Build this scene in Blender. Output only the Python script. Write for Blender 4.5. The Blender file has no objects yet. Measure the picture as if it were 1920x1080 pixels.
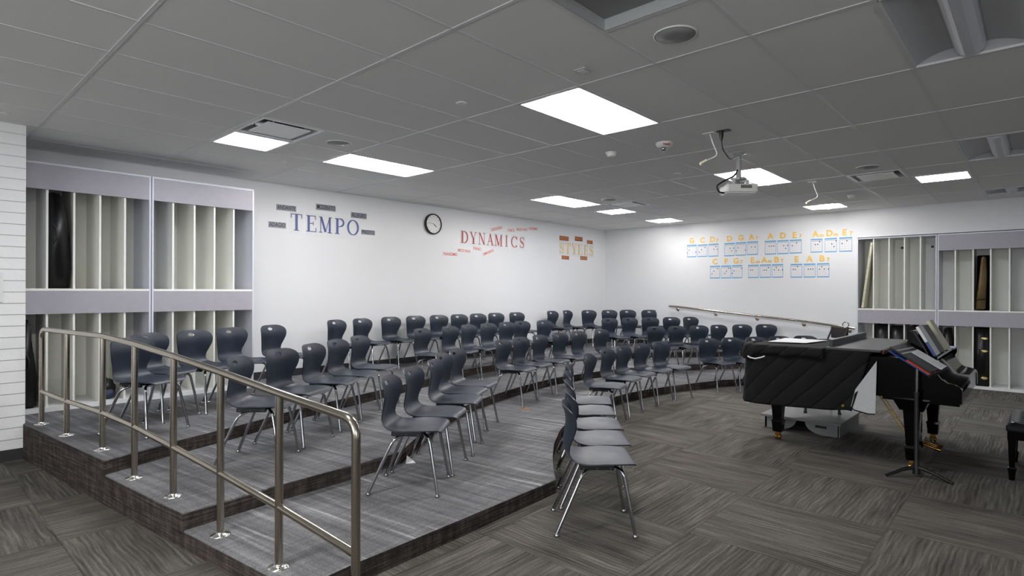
import bpy, bmesh, math, random
from math import sin, cos, pi, radians as R
from mathutils import Vector as V, Matrix, noise
from mathutils.geometry import delaunay_2d_cdt
random.seed(7)
SC = bpy.context.scene
COL = SC.collection

# ------------------------------------------------------------------ camera
yaw, roll = R(42.555), R(0.204)
fw = V((cos(yaw), sin(yaw), 0)); rt = V((sin(yaw), -cos(yaw), 0)); up = V((0, 0, 1))
r2 = rt*cos(roll) + up*sin(roll); u2 = -rt*sin(roll) + up*cos(roll)
cam = bpy.data.cameras.new('camera'); cam.sensor_width = 36; cam.lens = 1083.76/1920*36
cam.shift_y = 6.1/1920; cam.clip_start = .05
co = bpy.data.objects.new('camera', cam); COL.objects.link(co)
M = Matrix((r2, u2, -fw)).transposed().to_4x4(); M.translation = V((.258, -3.686, 1.530)); co.matrix_world = M
SC.camera = co
# ------------------------------------------------------------------ world, exposure
w = bpy.data.worlds.new('world'); SC.world = w; w.use_nodes = True
w.node_tree.nodes['Background'].inputs[0].default_value = (.6, .65, .7, 1)
w.node_tree.nodes['Background'].inputs[1].default_value = .02
SC.view_settings.view_transform = 'Standard'; SC.view_settings.look = 'None'
SC.view_settings.exposure = 0.0; SC.view_settings.gamma = 1
LENS_LIT = 76.0     # emission of the lit troffer lenses
LED_LIT = 34.0      # emission of the square flat panels

# added fill lamps brightening the ceiling, at two invented windows behind the camera
FILL = [((-3.93, -3.2, 1.75), (0, R(-90), 0), 3.4, 1.5, 150), ((-1.2, -7.93, 1.75), (R(90), 0, 0), 3.4, 1.5, 70)]
for p_, r_, a_, b_, e_ in FILL:
    ld = bpy.data.lights.new('fill_light', 'AREA'); ld.shape = 'RECTANGLE'; ld.size = a_ if r_[0] else b_; ld.size_y = b_ if r_[0] else a_; ld.energy = e_; ld.color = (.93, .97, 1)
    lo = bpy.data.objects.new('fill_light', ld); COL.objects.link(lo); lo.location = p_; lo.rotation_euler = r_
# ------------------------------------------------------------------ materials
def lin(c):
    return tuple(((x/255)/12.92 if x/255 <= .04045 else ((x/255+.055)/1.055)**2.4) for x in c) + (1,)
class NT:
    def __init__(s, name):
        s.m = bpy.data.materials.new(name); s.m.use_nodes = True; s.t = s.m.node_tree; s.b = s.t.nodes['Principled BSDF']
    def n(s, ty, **kw):
        o = s.t.nodes.new(ty)
        for k, v in kw.items(): setattr(o, k, v)
        return o
    def l(s, a, b): s.t.links.new(a, b)
    def val(s, x, sock):
        if hasattr(x, 'is_output') or isinstance(x, bpy.types.NodeSocket): s.l(x, sock)
        else: sock.default_value = x
    def math(s, op, a, b=0.0, c=0.0):
        o = s.n('ShaderNodeMath', operation=op)
        s.val(a, o.inputs[0]); s.val(b, o.inputs[1]); s.val(c, o.inputs[2]); return o.outputs[0]
    def pos(s):
        g = s.n('ShaderNodeNewGeometry'); x = s.n('ShaderNodeSeparateXYZ'); s.l(g.outputs['Position'], x.inputs[0]); return x.outputs
    def obj(s):
        g = s.n('ShaderNodeTexCoord'); x = s.n('ShaderNodeSeparateXYZ'); s.l(g.outputs['Object'], x.inputs[0]); return x.outputs
    def comb(s, a, b, c=0.0):
        o = s.n('ShaderNodeCombineXYZ'); s.val(a, o.inputs[0]); s.val(b, o.inputs[1]); s.val(c, o.inputs[2]); return o.outputs[0]
    def noise(s, vec=None, scale=5.0, detail=3.0, rough=.6):
        o = s.n('ShaderNodeTexNoise'); o.inputs['Scale'].default_value = scale; o.inputs['Detail'].default_value = detail
        o.inputs['Roughness'].default_value = rough
        if vec is not None: s.l(vec, o.inputs['Vector'])
        return o.outputs[0]
    def ramp(s, f, stops):
        o = s.n('ShaderNodeValToRGB'); s.l(f, o.inputs[0]); e = o.color_ramp.elements
        while len(e) < len(stops): e.new(.5)
        for i, (p, c) in enumerate(stops): e[i].position = p; e[i].color = c
        return o.outputs[0]
    def mix(s, f, a, b):
        o = s.n('ShaderNodeMix', data_type='RGBA'); s.val(f, o.inputs[0])
        for x, k in ((a, 6), (b, 7)): s.val(x, o.inputs[k])
        return o.outputs[2]
    def bump(s, h, st=.3, d=.002):
        o = s.n('ShaderNodeBump'); o.inputs['Strength'].default_value = st; o.inputs['Distance'].default_value = d
        s.l(h, o.inputs['Height']); s.l(o.outputs[0], s.b.inputs['Normal'])
def simple(name, c, rough=.5, metal=0.0, spec=.5, coat=0.0, nz=0.0, nscale=40.0, bump=0.0, emit=0.0):
    k = NT(name); c = lin(c); k.b.inputs['Base Color'].default_value = c
    k.b.inputs['Roughness'].default_value = rough; k.b.inputs['Metallic'].default_value = metal
    k.b.inputs['Specular IOR Level'].default_value = spec; k.b.inputs['Coat Weight'].default_value = coat
    k.b.inputs['Coat Roughness'].default_value = .04
    tc = k.n('ShaderNodeTexCoord')
    f = k.noise(tc.outputs['Object'], nscale, 4)
    if nz:
        d = tuple(x*(1-nz) for x in c[:3])+(1,); e = tuple(min(1, x*(1+nz)) for x in c[:3])+(1,)
        k.l(k.ramp(f, [(.3, d), (.7, e)]), k.b.inputs['Base Color'])
    if bump: k.bump(f, bump)
    if emit:
        k.b.inputs['Emission Color'].default_value = c; k.b.inputs['Emission Strength'].default_value = emit
    return k.m
MT = {}
MT['wall'] = simple('painted wall', (224, 225, 227), .6, nz=.012, nscale=1.5, bump=.06)
MT['tile'] = simple('ceiling tile', (226, 226, 224), .95, nz=.03, nscale=180, bump=.15)
MT['tbar'] = simple('ceiling grid metal', (214, 214, 214), .45)
MT['white'] = simple('white enamel', (232, 232, 232), .35, nz=.01)
MT['plate'] = simple('white plastic', (225, 225, 222), .4)
MT['base'] = simple('rubber base', (46, 46, 48), .5, nz=.08)
MT['lam'] = simple('white laminate', (240, 240, 233), .45, nz=.015, nscale=3)
MT['edge'] = simple('edge banding', (208, 210, 220), .35, nz=.01)
MT['band'] = simple('lilac grey laminate', (163, 160, 168), .45, nz=.035, nscale=14)
MT['chrome'] = simple('chrome', (176, 177, 181), .12, 1.0)
MT['steel'] = simple('brushed stainless', (186, 178, 166), .17, 1.0, nz=.02, nscale=60)
MT['flange'] = simple('polished flange', (235, 235, 230), .18, 1.0)
MT['black'] = simple('black plastic', (14, 14, 15), .45, nz=.1)
MT['gloss'] = simple('piano lacquer', (4, 4, 5), .10, spec=.2)
MT['satin'] = simple('satin black lid', (42, 43, 45), .42, nz=.05)
MT['brass'] = simple('brass', (196, 150, 78), .25, 1.0, nz=.1)
MT['grey'] = simple('grey metal', (150, 151, 150), .4, .3, nz=.05)
MT['lgrey'] = simple('light grey plastic', (176, 178, 178), .4, nz=.03)
MT['grille'] = simple('speaker grille', (142, 144, 142), .7, nz=.15, nscale=300)
MT['dark'] = simple('dark void', (22, 22, 22), .8, nz=.1)
MT['case'] = simple('instrument case', (11, 11, 13), .4, nz=.3, nscale=12, bump=.3)
MT['olive'] = simple('worn tan case', (112, 94, 58), .6, nz=.3, nscale=8)
MT['latch'] = simple('pale brass', (226, 206, 140), .3, .8)
MT['gloss2'] = simple('polished fallboard lacquer', (5, 5, 6), .08, spec=.4)
MT['brown'] = simple('dark brown vinyl', (26, 17, 15), .5, nz=.15)
MT['wood'] = simple('raw wood edge', (112, 84, 56), .6, nz=.2, nscale=30)
MT['podium'] = simple('grey laminate podium', (112, 114, 114), .5, nz=.06)
MT['paper'] = simple('paper', (226, 226, 228), .7, nz=.02, nscale=20)
MT['cream'] = simple('cream paper', (205, 202, 180), .7, nz=.03, nscale=20)
MT['blue'] = simple('blue cover', (26, 60, 128), .4, nz=.05)
MT['lblue'] = simple('pale blue cover', (120, 140, 168), .4, nz=.05)
MT['red'] = simple('orange red cover', (190, 62, 32), .4, nz=.05)
MT['orange'] = simple('orange paint', (226, 140, 40), .4)
MT['tempo'] = simple('blue letter', (14, 62, 136), .5, nz=.02)
MT['dyn'] = simple('red letter', (176, 24, 28), .5, nz=.02)
MT['sty'] = simple('gold letter', (236, 192, 88), .5, nz=.02)
MT['ltag'] = simple('grey tag', (138, 140, 146), .5, nz=.05)
MT['ink'] = simple('dark blue ink', (44, 48, 74), .5)
MT['rtag'] = simple('rust tag', (118, 50, 28), .5, nz=.08)
MT['rink'] = simple('amber ink', (226, 150, 80), .5)
MT['redink'] = simple('faded red ink', (212, 96, 78), .5)
MT['border'] = simple('chart blue', (96, 160, 204), .4)
MT['line'] = simple('chart line', (150, 150, 160), .5)
MT['dot'] = simple('chart dot', (40, 44, 62), .5)
MT['firetxt'] = simple('fire red', (170, 20, 30), .5)
MT['face'] = simple('clock face', (222, 222, 220), .5)
MT['vinyl'] = simple('black vinyl', (9, 11, 16), .22, coat=.3)
MT['lens_lit'] = simple('lit lens', (255, 252, 249), .4, emit=LENS_LIT)
MT['led_lit'] = simple('lit flat panel', (238, 244, 255), .4, emit=LED_LIT)
MT['refl_shaded'] = simple('shaded reflector enamel', (178, 180, 183), .4)  # darker copy of the reflector white, shade put into its colour
MT['lens_off'] = simple('unlit lens', (196, 198, 205), .3)
MT['liner'] = simple('pale quilt lining', (176, 178, 180), .8, nz=.05, bump=.3)
def make_shell_mat():
    k = NT('navy chair plastic'); k.b.inputs['Roughness'].default_value = .36
    tc = k.n('ShaderNodeTexCoord'); f = k.noise(tc.outputs['Object'], 900, 2)
    g = k.noise(tc.outputs['Object'], 7, 3)
    k.l(k.ramp(g, [(.3, lin((29, 36, 50))), (.75, lin((38, 46, 60)))]), k.b.inputs['Base Color'])
    k.l(k.math('MULTIPLY_ADD', g, .25, .30), k.b.inputs['Roughness']); k.bump(f, .25, .0006)
    return k.m
MT['shell'] = make_shell_mat()
def make_sleeve():
    k = NT('laminate sleeve'); k.b.inputs['Roughness'].default_value = .12; k.b.inputs['Alpha'].default_value = .05
    k.b.inputs['Base Color'].default_value = (.95, .95, .97, 1); tc = k.n('ShaderNodeTexCoord')
    k.bump(k.noise(tc.outputs['Object'], 9, 3), .8, .03); return k.m
MT['sleeve'] = make_sleeve()
def make_brick():
    k = NT('white painted brick'); p = k.pos(); k.b.inputs['Roughness'].default_value = .45
    zz = k.math('FRACT', k.math('DIVIDE', k.math('ADD', p[2], .02), .1016))
    jt = k.math('SUBTRACT', 1.0, k.math('SMOOTH_MIN', k.math('MULTIPLY', zz, 14), 1.0, .1))
    g = k.n('ShaderNodeNewGeometry'); f = k.noise(g.outputs['Position'], 14, 5); f2 = k.noise(g.outputs['Position'], 2, 2)
    k.l(k.mix(jt, lin((240, 240, 240)), lin((196, 196, 196))), k.b.inputs['Base Color'])
    h = k.math('ADD', k.math('MULTIPLY', jt, -1.0), k.math('MULTIPLY', f, .5)); k.bump(h, .7, .008); return k.m
MT['brick'] = make_brick()
def make_floor():
    k = NT('carpet tile floor'); p = k.pos(); T = .9144; k.b.inputs['Roughness'].default_value = .95
    k.b.inputs['Specular IOR Level'].default_value = .15
    a = k.math('DIVIDE', k.math('SUBTRACT', p[0], .99-9.144), T); b = k.math('DIVIDE', k.math('SUBTRACT', p[1], .71-9.144), T)
    ca, cb = k.math('FLOOR', a), k.math('FLOOR', b)
    par = k.math('MODULO', k.math('ADD', k.math('ADD', ca, cb), 1.0), 2.0)
    fa, fb = k.math('SUBTRACT', a, ca), k.math('SUBTRACT', b, cb)
    inv = k.math('SUBTRACT', 1.0, par)
    u = k.math('ADD', k.math('MULTIPLY', fa, par), k.math('MULTIPLY', fb, inv))      # along the stripe
    v = k.math('ADD', k.math('MULTIPLY', fb, par), k.math('MULTIPLY', fa, inv))
    idd = k.math('ADD', k.math('MULTIPLY', ca, 7.31), k.math('MULTIPLY', cb, 3.77))
    warp = k.noise(k.comb(k.math('MULTIPLY', u, 2.2), k.math('MULTIPLY', v, 1.5), idd), 1.0, 2)
    vv = k.math('ADD', v, k.math('MULTIPLY', warp, .05))
    st = k.noise(k.comb(k.math('MULTIPLY', u, 2.5), k.math('MULTIPLY', vv, 62.0), idd), 1.0, 3, .65)
    bd = k.noise(k.comb(k.math('MULTIPLY', u, 1.1), k.math('MULTIPLY', vv, 7.0), k.math('ADD', idd, 40.0)), 1.0, 2)
    fine = k.noise(k.comb(k.math('MULTIPLY', u, 60.0), k.math('MULTIPLY', v, 190.0), idd), 1.0, 2)
    rib = k.math('SINE', k.math('MULTIPLY', vv, 190.0))
    tot = k.math('ADD', k.math('MULTIPLY', st, 1.25), k.math('ADD', k.math('MULTIPLY', bd, .75), k.math('ADD', k.math('MULTIPLY', fine, .5), k.math('MULTIPLY', rib, .07))))
    ed = k.math('MINIMUM', k.math('MINIMUM', fa, k.math('SUBTRACT', 1.0, fa)), k.math('MINIMUM', fb, k.math('SUBTRACT', 1.0, fb)))
    seam = k.math('LESS_THAN', ed, .004)
    c = k.ramp(k.math('DIVIDE', tot, 2.5), [(.35, lin((58, 56, 53))), (.5, lin((88, 85, 81))), (.64, lin((120, 116, 110)))])
    k.l(k.mix(k.math('MULTIPLY', seam, .4), c, lin((45, 44, 42))), k.b.inputs['Base Color'])
    k.bump(tot, .4, .004); return k.m
MT['floor'] = make_floor()
def make_riser():
    k = NT('riser carpet'); p = k.pos(); k.b.inputs['Roughness'].default_value = .95; k.b.inputs['Specular IOR Level'].default_value = .15
    a = R(7.0)
    u = k.math('ADD', k.math('MULTIPLY', p[0], -sin(a)), k.math('MULTIPLY', p[1], cos(a)))
    v = k.math('ADD', k.math('MULTIPLY', p[0], cos(a)), k.math('MULTIPLY', p[1], sin(a)))
    st = k.noise(k.comb(k.math('MULTIPLY', u, .8), k.math('MULTIPLY', v, 15.0), p[2]), 1.0, 3, .7)
    li = k.noise(k.comb(k.math('MULTIPLY', u, 1.1), k.math('MULTIPLY', v, 19.0), 9.0), 1.0, 1)
    ln = k.math('MULTIPLY', k.math('MAXIMUM', k.math('SUBTRACT', li, .60), 0.0), 2.2)
    cr = k.noise(k.comb(k.math('MULTIPLY', u, 34.0), k.math('MULTIPLY', v, 1.4), k.math('MULTIPLY', p[2], 60.0)), 1.0, 2)
    g = k.n('ShaderNodeNewGeometry'); fine = k.noise(g.outputs['Position'], 190, 2, .8); big = k.noise(g.outputs['Position'], 1.6, 2)
    tot = k.math('ADD', k.math('ADD', k.math('MULTIPLY', st, .8), ln), k.math('ADD', k.math('MULTIPLY', cr, .35), k.math('ADD', k.math('MULTIPLY', fine, 1.05), k.math('MULTIPLY', big, .3))))
    c = k.ramp(k.math('DIVIDE', tot, 2.6), [(.33, lin((52, 52, 54))), (.50, lin((112, 112, 114))), (.72, lin((182, 183, 186)))])
    k.l(c, k.b.inputs['Base Color']); k.bump(k.math('ADD', fine, cr), .5, .005); return k.m
MT['riser'] = make_riser()
def make_shaded_riser_face():  # brown plaid weave, darkened to stand for shade on upright faces
    k = NT('shaded riser face carpet'); p = k.pos(); k.b.inputs['Roughness'].default_value = .95; k.b.inputs['Specular IOR Level'].default_value = .1
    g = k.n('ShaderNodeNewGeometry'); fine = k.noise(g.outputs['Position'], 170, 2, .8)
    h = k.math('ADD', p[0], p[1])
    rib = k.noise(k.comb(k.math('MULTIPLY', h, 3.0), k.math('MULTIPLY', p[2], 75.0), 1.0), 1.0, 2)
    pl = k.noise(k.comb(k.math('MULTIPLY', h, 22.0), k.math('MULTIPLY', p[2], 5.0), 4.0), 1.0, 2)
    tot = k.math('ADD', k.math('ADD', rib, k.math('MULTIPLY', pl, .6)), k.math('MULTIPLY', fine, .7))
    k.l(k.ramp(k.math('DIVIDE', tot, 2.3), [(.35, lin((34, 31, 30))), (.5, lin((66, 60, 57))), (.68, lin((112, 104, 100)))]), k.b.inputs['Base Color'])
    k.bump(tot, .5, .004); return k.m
MT['shaded_riser_face'] = make_shaded_riser_face()
def make_quilt():
    k = NT('black quilted cover'); p = k.pos(); k.b.inputs['Roughness'].default_value = .85; k.b.inputs['Specular IOR Level'].default_value = .25
    k.b.inputs['Base Color'].default_value = lin((12, 13, 13))
    s = k.math('ADD', k.math('ADD', p[1], k.math('MULTIPLY', p[0], .6)), k.math('MULTIPLY', p[2], .95))
    wv = k.math('ABSOLUTE', k.math('SINE', k.math('MULTIPLY', s, 17.0)))
    g = k.n('ShaderNodeNewGeometry'); f = k.noise(g.outputs['Position'], 26, 4)
    k.bump(k.math('ADD', k.math('POWER', wv, .35), k.math('MULTIPLY', f, .35)), .9, .016); return k.m
MT['quilt'] = make_quilt()

# ------------------------------------------------------------------ mesh helpers
class MB:
    """collects shapes into one mesh; each shape may carry its own material slot"""
    def __init__(s): s.bm = bmesh.new(); s.mi = 0
    def _fin(s, fs, sm=False):
        for f in fs: f.material_index = s.mi; f.smooth = sm
    def box(s, x0, x1, y0, y1, z0, z1, mat=None, bev=0.0):
        vs = [V((x, y, z)) for x in (x0, x1) for y in (y0, y1) for z in (z0, z1)]
        if mat: vs = [mat @ v for v in vs]
        q = [s.bm.verts.new(v) for v in vs]
        fs = [s.bm.faces.new([q[i] for i in t]) for t in ((0,1,3,2),(4,6,7,5),(0,4,5,1),(2,3,7,6),(0,2,6,4),(1,5,7,3))]
        s._fin(fs)
        if bev:
            es = list({e for f in fs for e in f.edges})
            r = bmesh.ops.bevel(s.bm, geom=es, offset=bev, segments=2, affect='EDGES', profile=.5)
            s._fin(r['faces'])
        return s
    def quad(s, pts): s._fin([s.bm.faces.new([s.bm.verts.new(V(p)) for p in pts])]); return s
    def prism(s, poly, a, b, f):
        """poly: 2D outline; f(p, t) -> 3D; between a and b"""
        A = [s.bm.verts.new(f(p, a)) for p in poly]; B = [s.bm.verts.new(f(p, b)) for p in poly]; n = len(poly)
        fs = [s.bm.faces.new(A[::-1]), s.bm.faces.new(B)]
        fs += [s.bm.faces.new([A[i], A[(i+1) % n], B[(i+1) % n], B[i]]) for i in range(n)]
        s._fin(fs); return s
    def lathe(s, prof, c=(0, 0, 0), seg=20, mat=None, sm=True, cap=True):
        rings = []
        for r, z in prof:
            rings.append([s.bm.verts.new((mat @ V((r*cos(2*pi*i/seg), r*sin(2*pi*i/seg), z)) if mat else V((r*cos(2*pi*i/seg), r*sin(2*pi*i/seg), z))) + V(c)) for i in range(seg)])
        fs = []
        for a, b in zip(rings, rings[1:]):
            fs += [s.bm.faces.new([a[i], a[(i+1) % seg], b[(i+1) % seg], b[i]]) for i in range(seg)]
        s._fin(fs, sm)
        if cap: s._fin([s.bm.faces.new([s.bm.verts.new(v.co) for v in q]) for q in (rings[0][::-1], rings[-1])])
        return s
    def tube(s, pts, r, seg=10, rad=None, cap=True):
        pts = [V(p) for p in pts]; n = len(pts); rings = []; ref = None
        for i, p in enumerate(pts):
            t = (pts[min(i+1, n-1)] - pts[max(i-1, 0)]).normalized()
            if ref is None: ref = t.orthogonal().normalized()
            ref = (ref - t*ref.dot(t)).normalized(); b = t.cross(ref)
            rr = rad[i] if rad else r
            rings.append([s.bm.verts.new(p + (ref*cos(2*pi*k/seg) + b*sin(2*pi*k/seg))*rr) for k in range(seg)])
        fs = []
        for A, B in zip(rings, rings[1:]): fs += [s.bm.faces.new([A[i], A[(i+1) % seg], B[(i+1) % seg], B[i]]) for i in range(seg)]
        s._fin(fs, True)
        if cap: s._fin([s.bm.faces.new([s.bm.verts.new(v.co) for v in q]) for q in (rings[0][::-1], rings[-1])])
        return s
    def build(s, name, mat, parent=None, loc=None):
        bmesh.ops.recalc_face_normals(s.bm, faces=s.bm.faces)
        me = bpy.data.meshes.new(name); s.bm.to_mesh(me); s.bm.free()
        for m in (mat if isinstance(mat, (list, tuple)) else [mat]): me.materials.append(MT[m])
        o = bpy.data.objects.new(name, me); COL.objects.link(o)
        if parent: o.parent = parent
        if loc: o.location = loc
        return o
def smooth_path(pts, r=.05, n=6):
    """round the corners of a polyline"""
    pts = [V(p) for p in pts]; out = [pts[0]]
    for a, b, c in zip(pts, pts[1:], pts[2:]):
        d = min(r, (a-b).length*.45, (c-b).length*.45); p = b+(a-b).normalized()*d; q = b+(c-b).normalized()*d
        for i in range(n+1):
            t = i/n; out.append(p*(1-t)**2 + b*2*t*(1-t) + q*t*t)
    return out + [pts[-1]]
def empty(name, loc=(0, 0, 0), rz=0.0):
    o = bpy.data.objects.new(name, None); COL.objects.link(o); o.location = loc; o.rotation_euler = (0, 0, rz); o.empty_display_size = .1; return o
def tag(o, label=None, cat=None, group=None, kind=None):
    if label: o['label'] = label
    if cat: o['category'] = cat
    if group: o['group'] = group
    if kind: o['kind'] = kind
    return o
def struct(o): o['kind'] = 'structure'; return o
def copy_tree(o, parent=None):
    c = o.copy(); COL.objects.link(c)
    if parent: c.parent = parent
    for ch in list(o.children): copy_tree(ch, c)
    return c
def text_mesh(name, txt, size, mat, parent, mtx, ext=.002, off=0.0, width=None):
    cu = bpy.data.curves.new(name, 'FONT'); cu.body = txt; cu.size = size; cu.extrude = ext; cu.offset = off
    cu.align_x = 'CENTER'; cu.align_y = 'CENTER'; cu.resolution_u = 3
    t = bpy.data.objects.new(name+'_src', cu); COL.objects.link(t)
    dg = bpy.context.evaluated_depsgraph_get(); me = bpy.data.meshes.new_from_object(t.evaluated_get(dg))
    bpy.data.objects.remove(t)
    if width:
        xs = [v.co.x for v in me.vertices]; k = width/(max(xs)-min(xs))
        for v in me.vertices: v.co.x *= k
    me.materials.clear(); me.materials.append(MT[mat]); me.transform(mtx)
    o = bpy.data.objects.new(name, me); COL.objects.link(o)
    if parent: o.parent = parent
    return o

# ------------------------------------------------------------------ the room
H = 3.015; XW = 12.16; YW = 4.16; YB = 3.107; XB = 1.136; GX, GY = 1.2192, .6096
struct(MB().box(-4.1, 13, -8.1, 4.3, -.1, 0).build('floor', 'floor'))
struct(MB().box(XB, XW+.14, YW, YW+.14, 0, H+.25).build('wall_back', 'wall'))
struct(MB().box(-4, XB, YB, YW+.14, 0, H+.25).build('wall_brick', 'brick'))
m = MB().box(XW, XW+.14, -1.225, YW, 0, H+.25).box(XW, XW+.14, -3.556, -1.225, 2.52, H+.25).box(XW, XW+.14, -8, -3.556, 0, H+.25).box(XW+.55, XW+.69, -3.556, -1.225, 0, 2.52)
struct(m.build('wall_side', 'wall'))
struct(MB().box(-4, -2.9, -8.14, -8, 0, H+.25).box(.5, XW+.14, -8.14, -8, 0, H+.25).box(-2.9, .5, -8.14, -8, 0, 1.0).box(-2.9, .5, -8.14, -8, 2.5, H+.25).build('wall_front', 'wall'))
struct(MB().box(-4.14, -4, -8, -4.9, 0, H+.25).box(-4.14, -4, -1.5, YW, 0, H+.25).box(-4.14, -4, -4.9, -1.5, 0, 1.0).box(-4.14, -4, -4.9, -1.5, 2.5, H+.25).build('wall_left', 'wall'))
m = MB()
for z in (1.0, 2.46): m.box(-2.9, .5, -8.1, -8.04, z, z+.04)
for x in (-2.9, -1.22, .46): m.box(x, x+.04, -8.1, -8.04, 1.04, 2.46)
struct(m.build('added_window_1', 'white'))  # added window, out of view, made up to carry the fill light
m = MB()
for z in (1.0, 2.46): m.box(-4.1, -4.04, -4.9, -1.5, z, z+.04)
for y in (-4.9, -3.22, -1.54): m.box(-4.1, -4.04, y, y+.04, 1.04, 2.46)
struct(m.build('added_window_2', 'white'))  # second invented window frame, for the fill lamp on the left
struct(MB().box(3.40, XW, YW-.012, YW, .32, .42).build('baseboard_back', 'base'))
struct(MB().box(-4, XB+.008, YB-.008, YB, 0, .10).build('baseboard_brick', 'base'))
struct(MB().box(XW-.01, XW, -1.225, 4.14, 0, .42).build('baseboard_side', 'base'))
# ceiling cells with openings where fixtures sit  (i, j, width in cells)
TROF_ON = [(3, -2, 1), (3, 3, 1), (6, 3, 1), (6, -2, 1), (9, 3, .5), (9, -2, .5), (0, -2, 1), (-3, -2, 1)]  # last one is out of view, added to brighten the brick wall
TROF_OFF = [(3, -6, 1), (6, -6, 1), (9, -6, .5)]
LEDS = [(2, 3), (7.5, 3), (7.5, -5)]
VENTS = [(2, 2), (7, 2), (7, -4)]
RETURN = [(2, -4)]
holes = set()
for i, j, wd in TROF_ON + TROF_OFF:
    holes.add((i*2, j));
    if wd == 1: holes.add((i*2+1, j))
for i, j in LEDS + VENTS + RETURN: holes.add((int(i*2), j))
m = MB()
for a in range(-7, 20):
    for j in range(-14, 7):
        if (a, j) in holes: continue
        x0, x1, y0, y1 = a*GX/2, (a+1)*GX/2, j*GY, (j+1)*GY
        if a == 19: x1 = XW
        y1 = min(y1, YW); 
        if y0 >= YW: continue
        m.box(x0, x1, y0, y1, H, H+.02)
struct(m.build('ceiling', 'tile'))
struct(MB().box(-4, 12.9, -8, 4.3, H+.3, H+.35).build('ceiling_deck', 'dark'))
m = MB()
for i in range(-3, 10): m.box(i*GX-.012, i*GX+.012, -8, YW, H-.004, H)
for j in range(-13, 7): m.box(-4, XW, j*GY-.012, j*GY+.012, H-.003, H)
for a, j in {(int(i*2), j) for i, j in LEDS+VENTS+RETURN} | {(i*2, j) for i, j, wd in TROF_ON+TROF_OFF if wd == .5}:
    for e in (a, a+1):
        if e % 2: m.box(e*GX/2-.012, e*GX/2+.012, j*GY, (j+1)*GY, H-.004, H)
m.box(XB, XW, YW-.02, YW, H-.006, H); m.box(XW-.02, XW, -8, YW, H-.006, H)
struct(m.build('ceiling_grid', 'tbar'))

# ------------------------------------------------------------------ seating risers
T1 = [(1.59, -1.07), (1.91, -1.05), (2.76, -1.02), (3.72, -.97), (3.9, -.80), (4.18, -.57), (4.5, -.33), (4.95, -.05), (5.5, .22), (6.2, .45), (6.7, .55), (7.2, .59), (7.8, .55), (8.3, .45), (8.8, .32), (9.44, .14), (9.95, -.14), (10.5, -.48), (11.0, -.85), (11.45, -1.15), (XW, -1.21)]
T2 = [(1.46, .05), (2.0, .11), (2.62, .14), (3.14, .2), (3.5, .45), (3.95, .78), (4.6, 1.12), (5.1, 1.32), (5.67, 1.49), (6.39, 1.66), (7.25, 1.78), (8.1, 1.75), (8.98, 1.56), (9.7, 1.27), (10.26, .97), (10.9, .55), (11.5, .1), (XW, -.25)]
T3 = [(1.325, 1.22), (1.86, 1.43), (2.33, 1.58), (2.7, 1.72), (3.24, 1.95), (3.9, 2.12), (4.79, 2.38), (5.3, 2.54), (6.0, 2.78), (6.5, 2.9), (7.43, 2.98), (8.4, 2.93), (9.3, 2.72), (10.2, 2.3), (10.9, 1.85), (11.5, 1.35), (XW, .85)]
def lx(y): return 1.46+.115*(.05-y)
def tier(name, edge, z, zb):
    poly = edge + [(XW-.011, YW-.013), (XB+.002, YW-.013), (XB+.002, YB-.002), (1.12, YB-.01)]
    poly = [(min(p[0], XW-.011), p[1]) for p in poly]
    m = MB(); m.prism(poly, zb, z, lambda p, t: V((p[0], p[1], t)))
    m.bm.edges.ensure_lookup_table()
    es = [e for e in m.bm.edges if all(abs(v.co.z-z) < 1e-5 for v in e.verts) and all(v.co.y < YB-.001 or v.co.x > 20 for v in e.verts) and not all(v.co.x > XW-.02 for v in e.verts)]
    bmesh.ops.bevel(m.bm, geom=es, offset=.014, segments=3, affect='EDGES', profile=.5)
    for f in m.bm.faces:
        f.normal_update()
        if abs(f.normal.z) < .4: f.material_index = 1  # upright faces take the carpet with shade in its colour
    return struct(m.build(name, ['riser', 'shaded_riser_face']))
tier('riser_tier_lower', T1, .107, 0); tier('riser_tier_middle', T2, .213, .10); tier('riser_tier_upper', T3, .32, .20)

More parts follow.
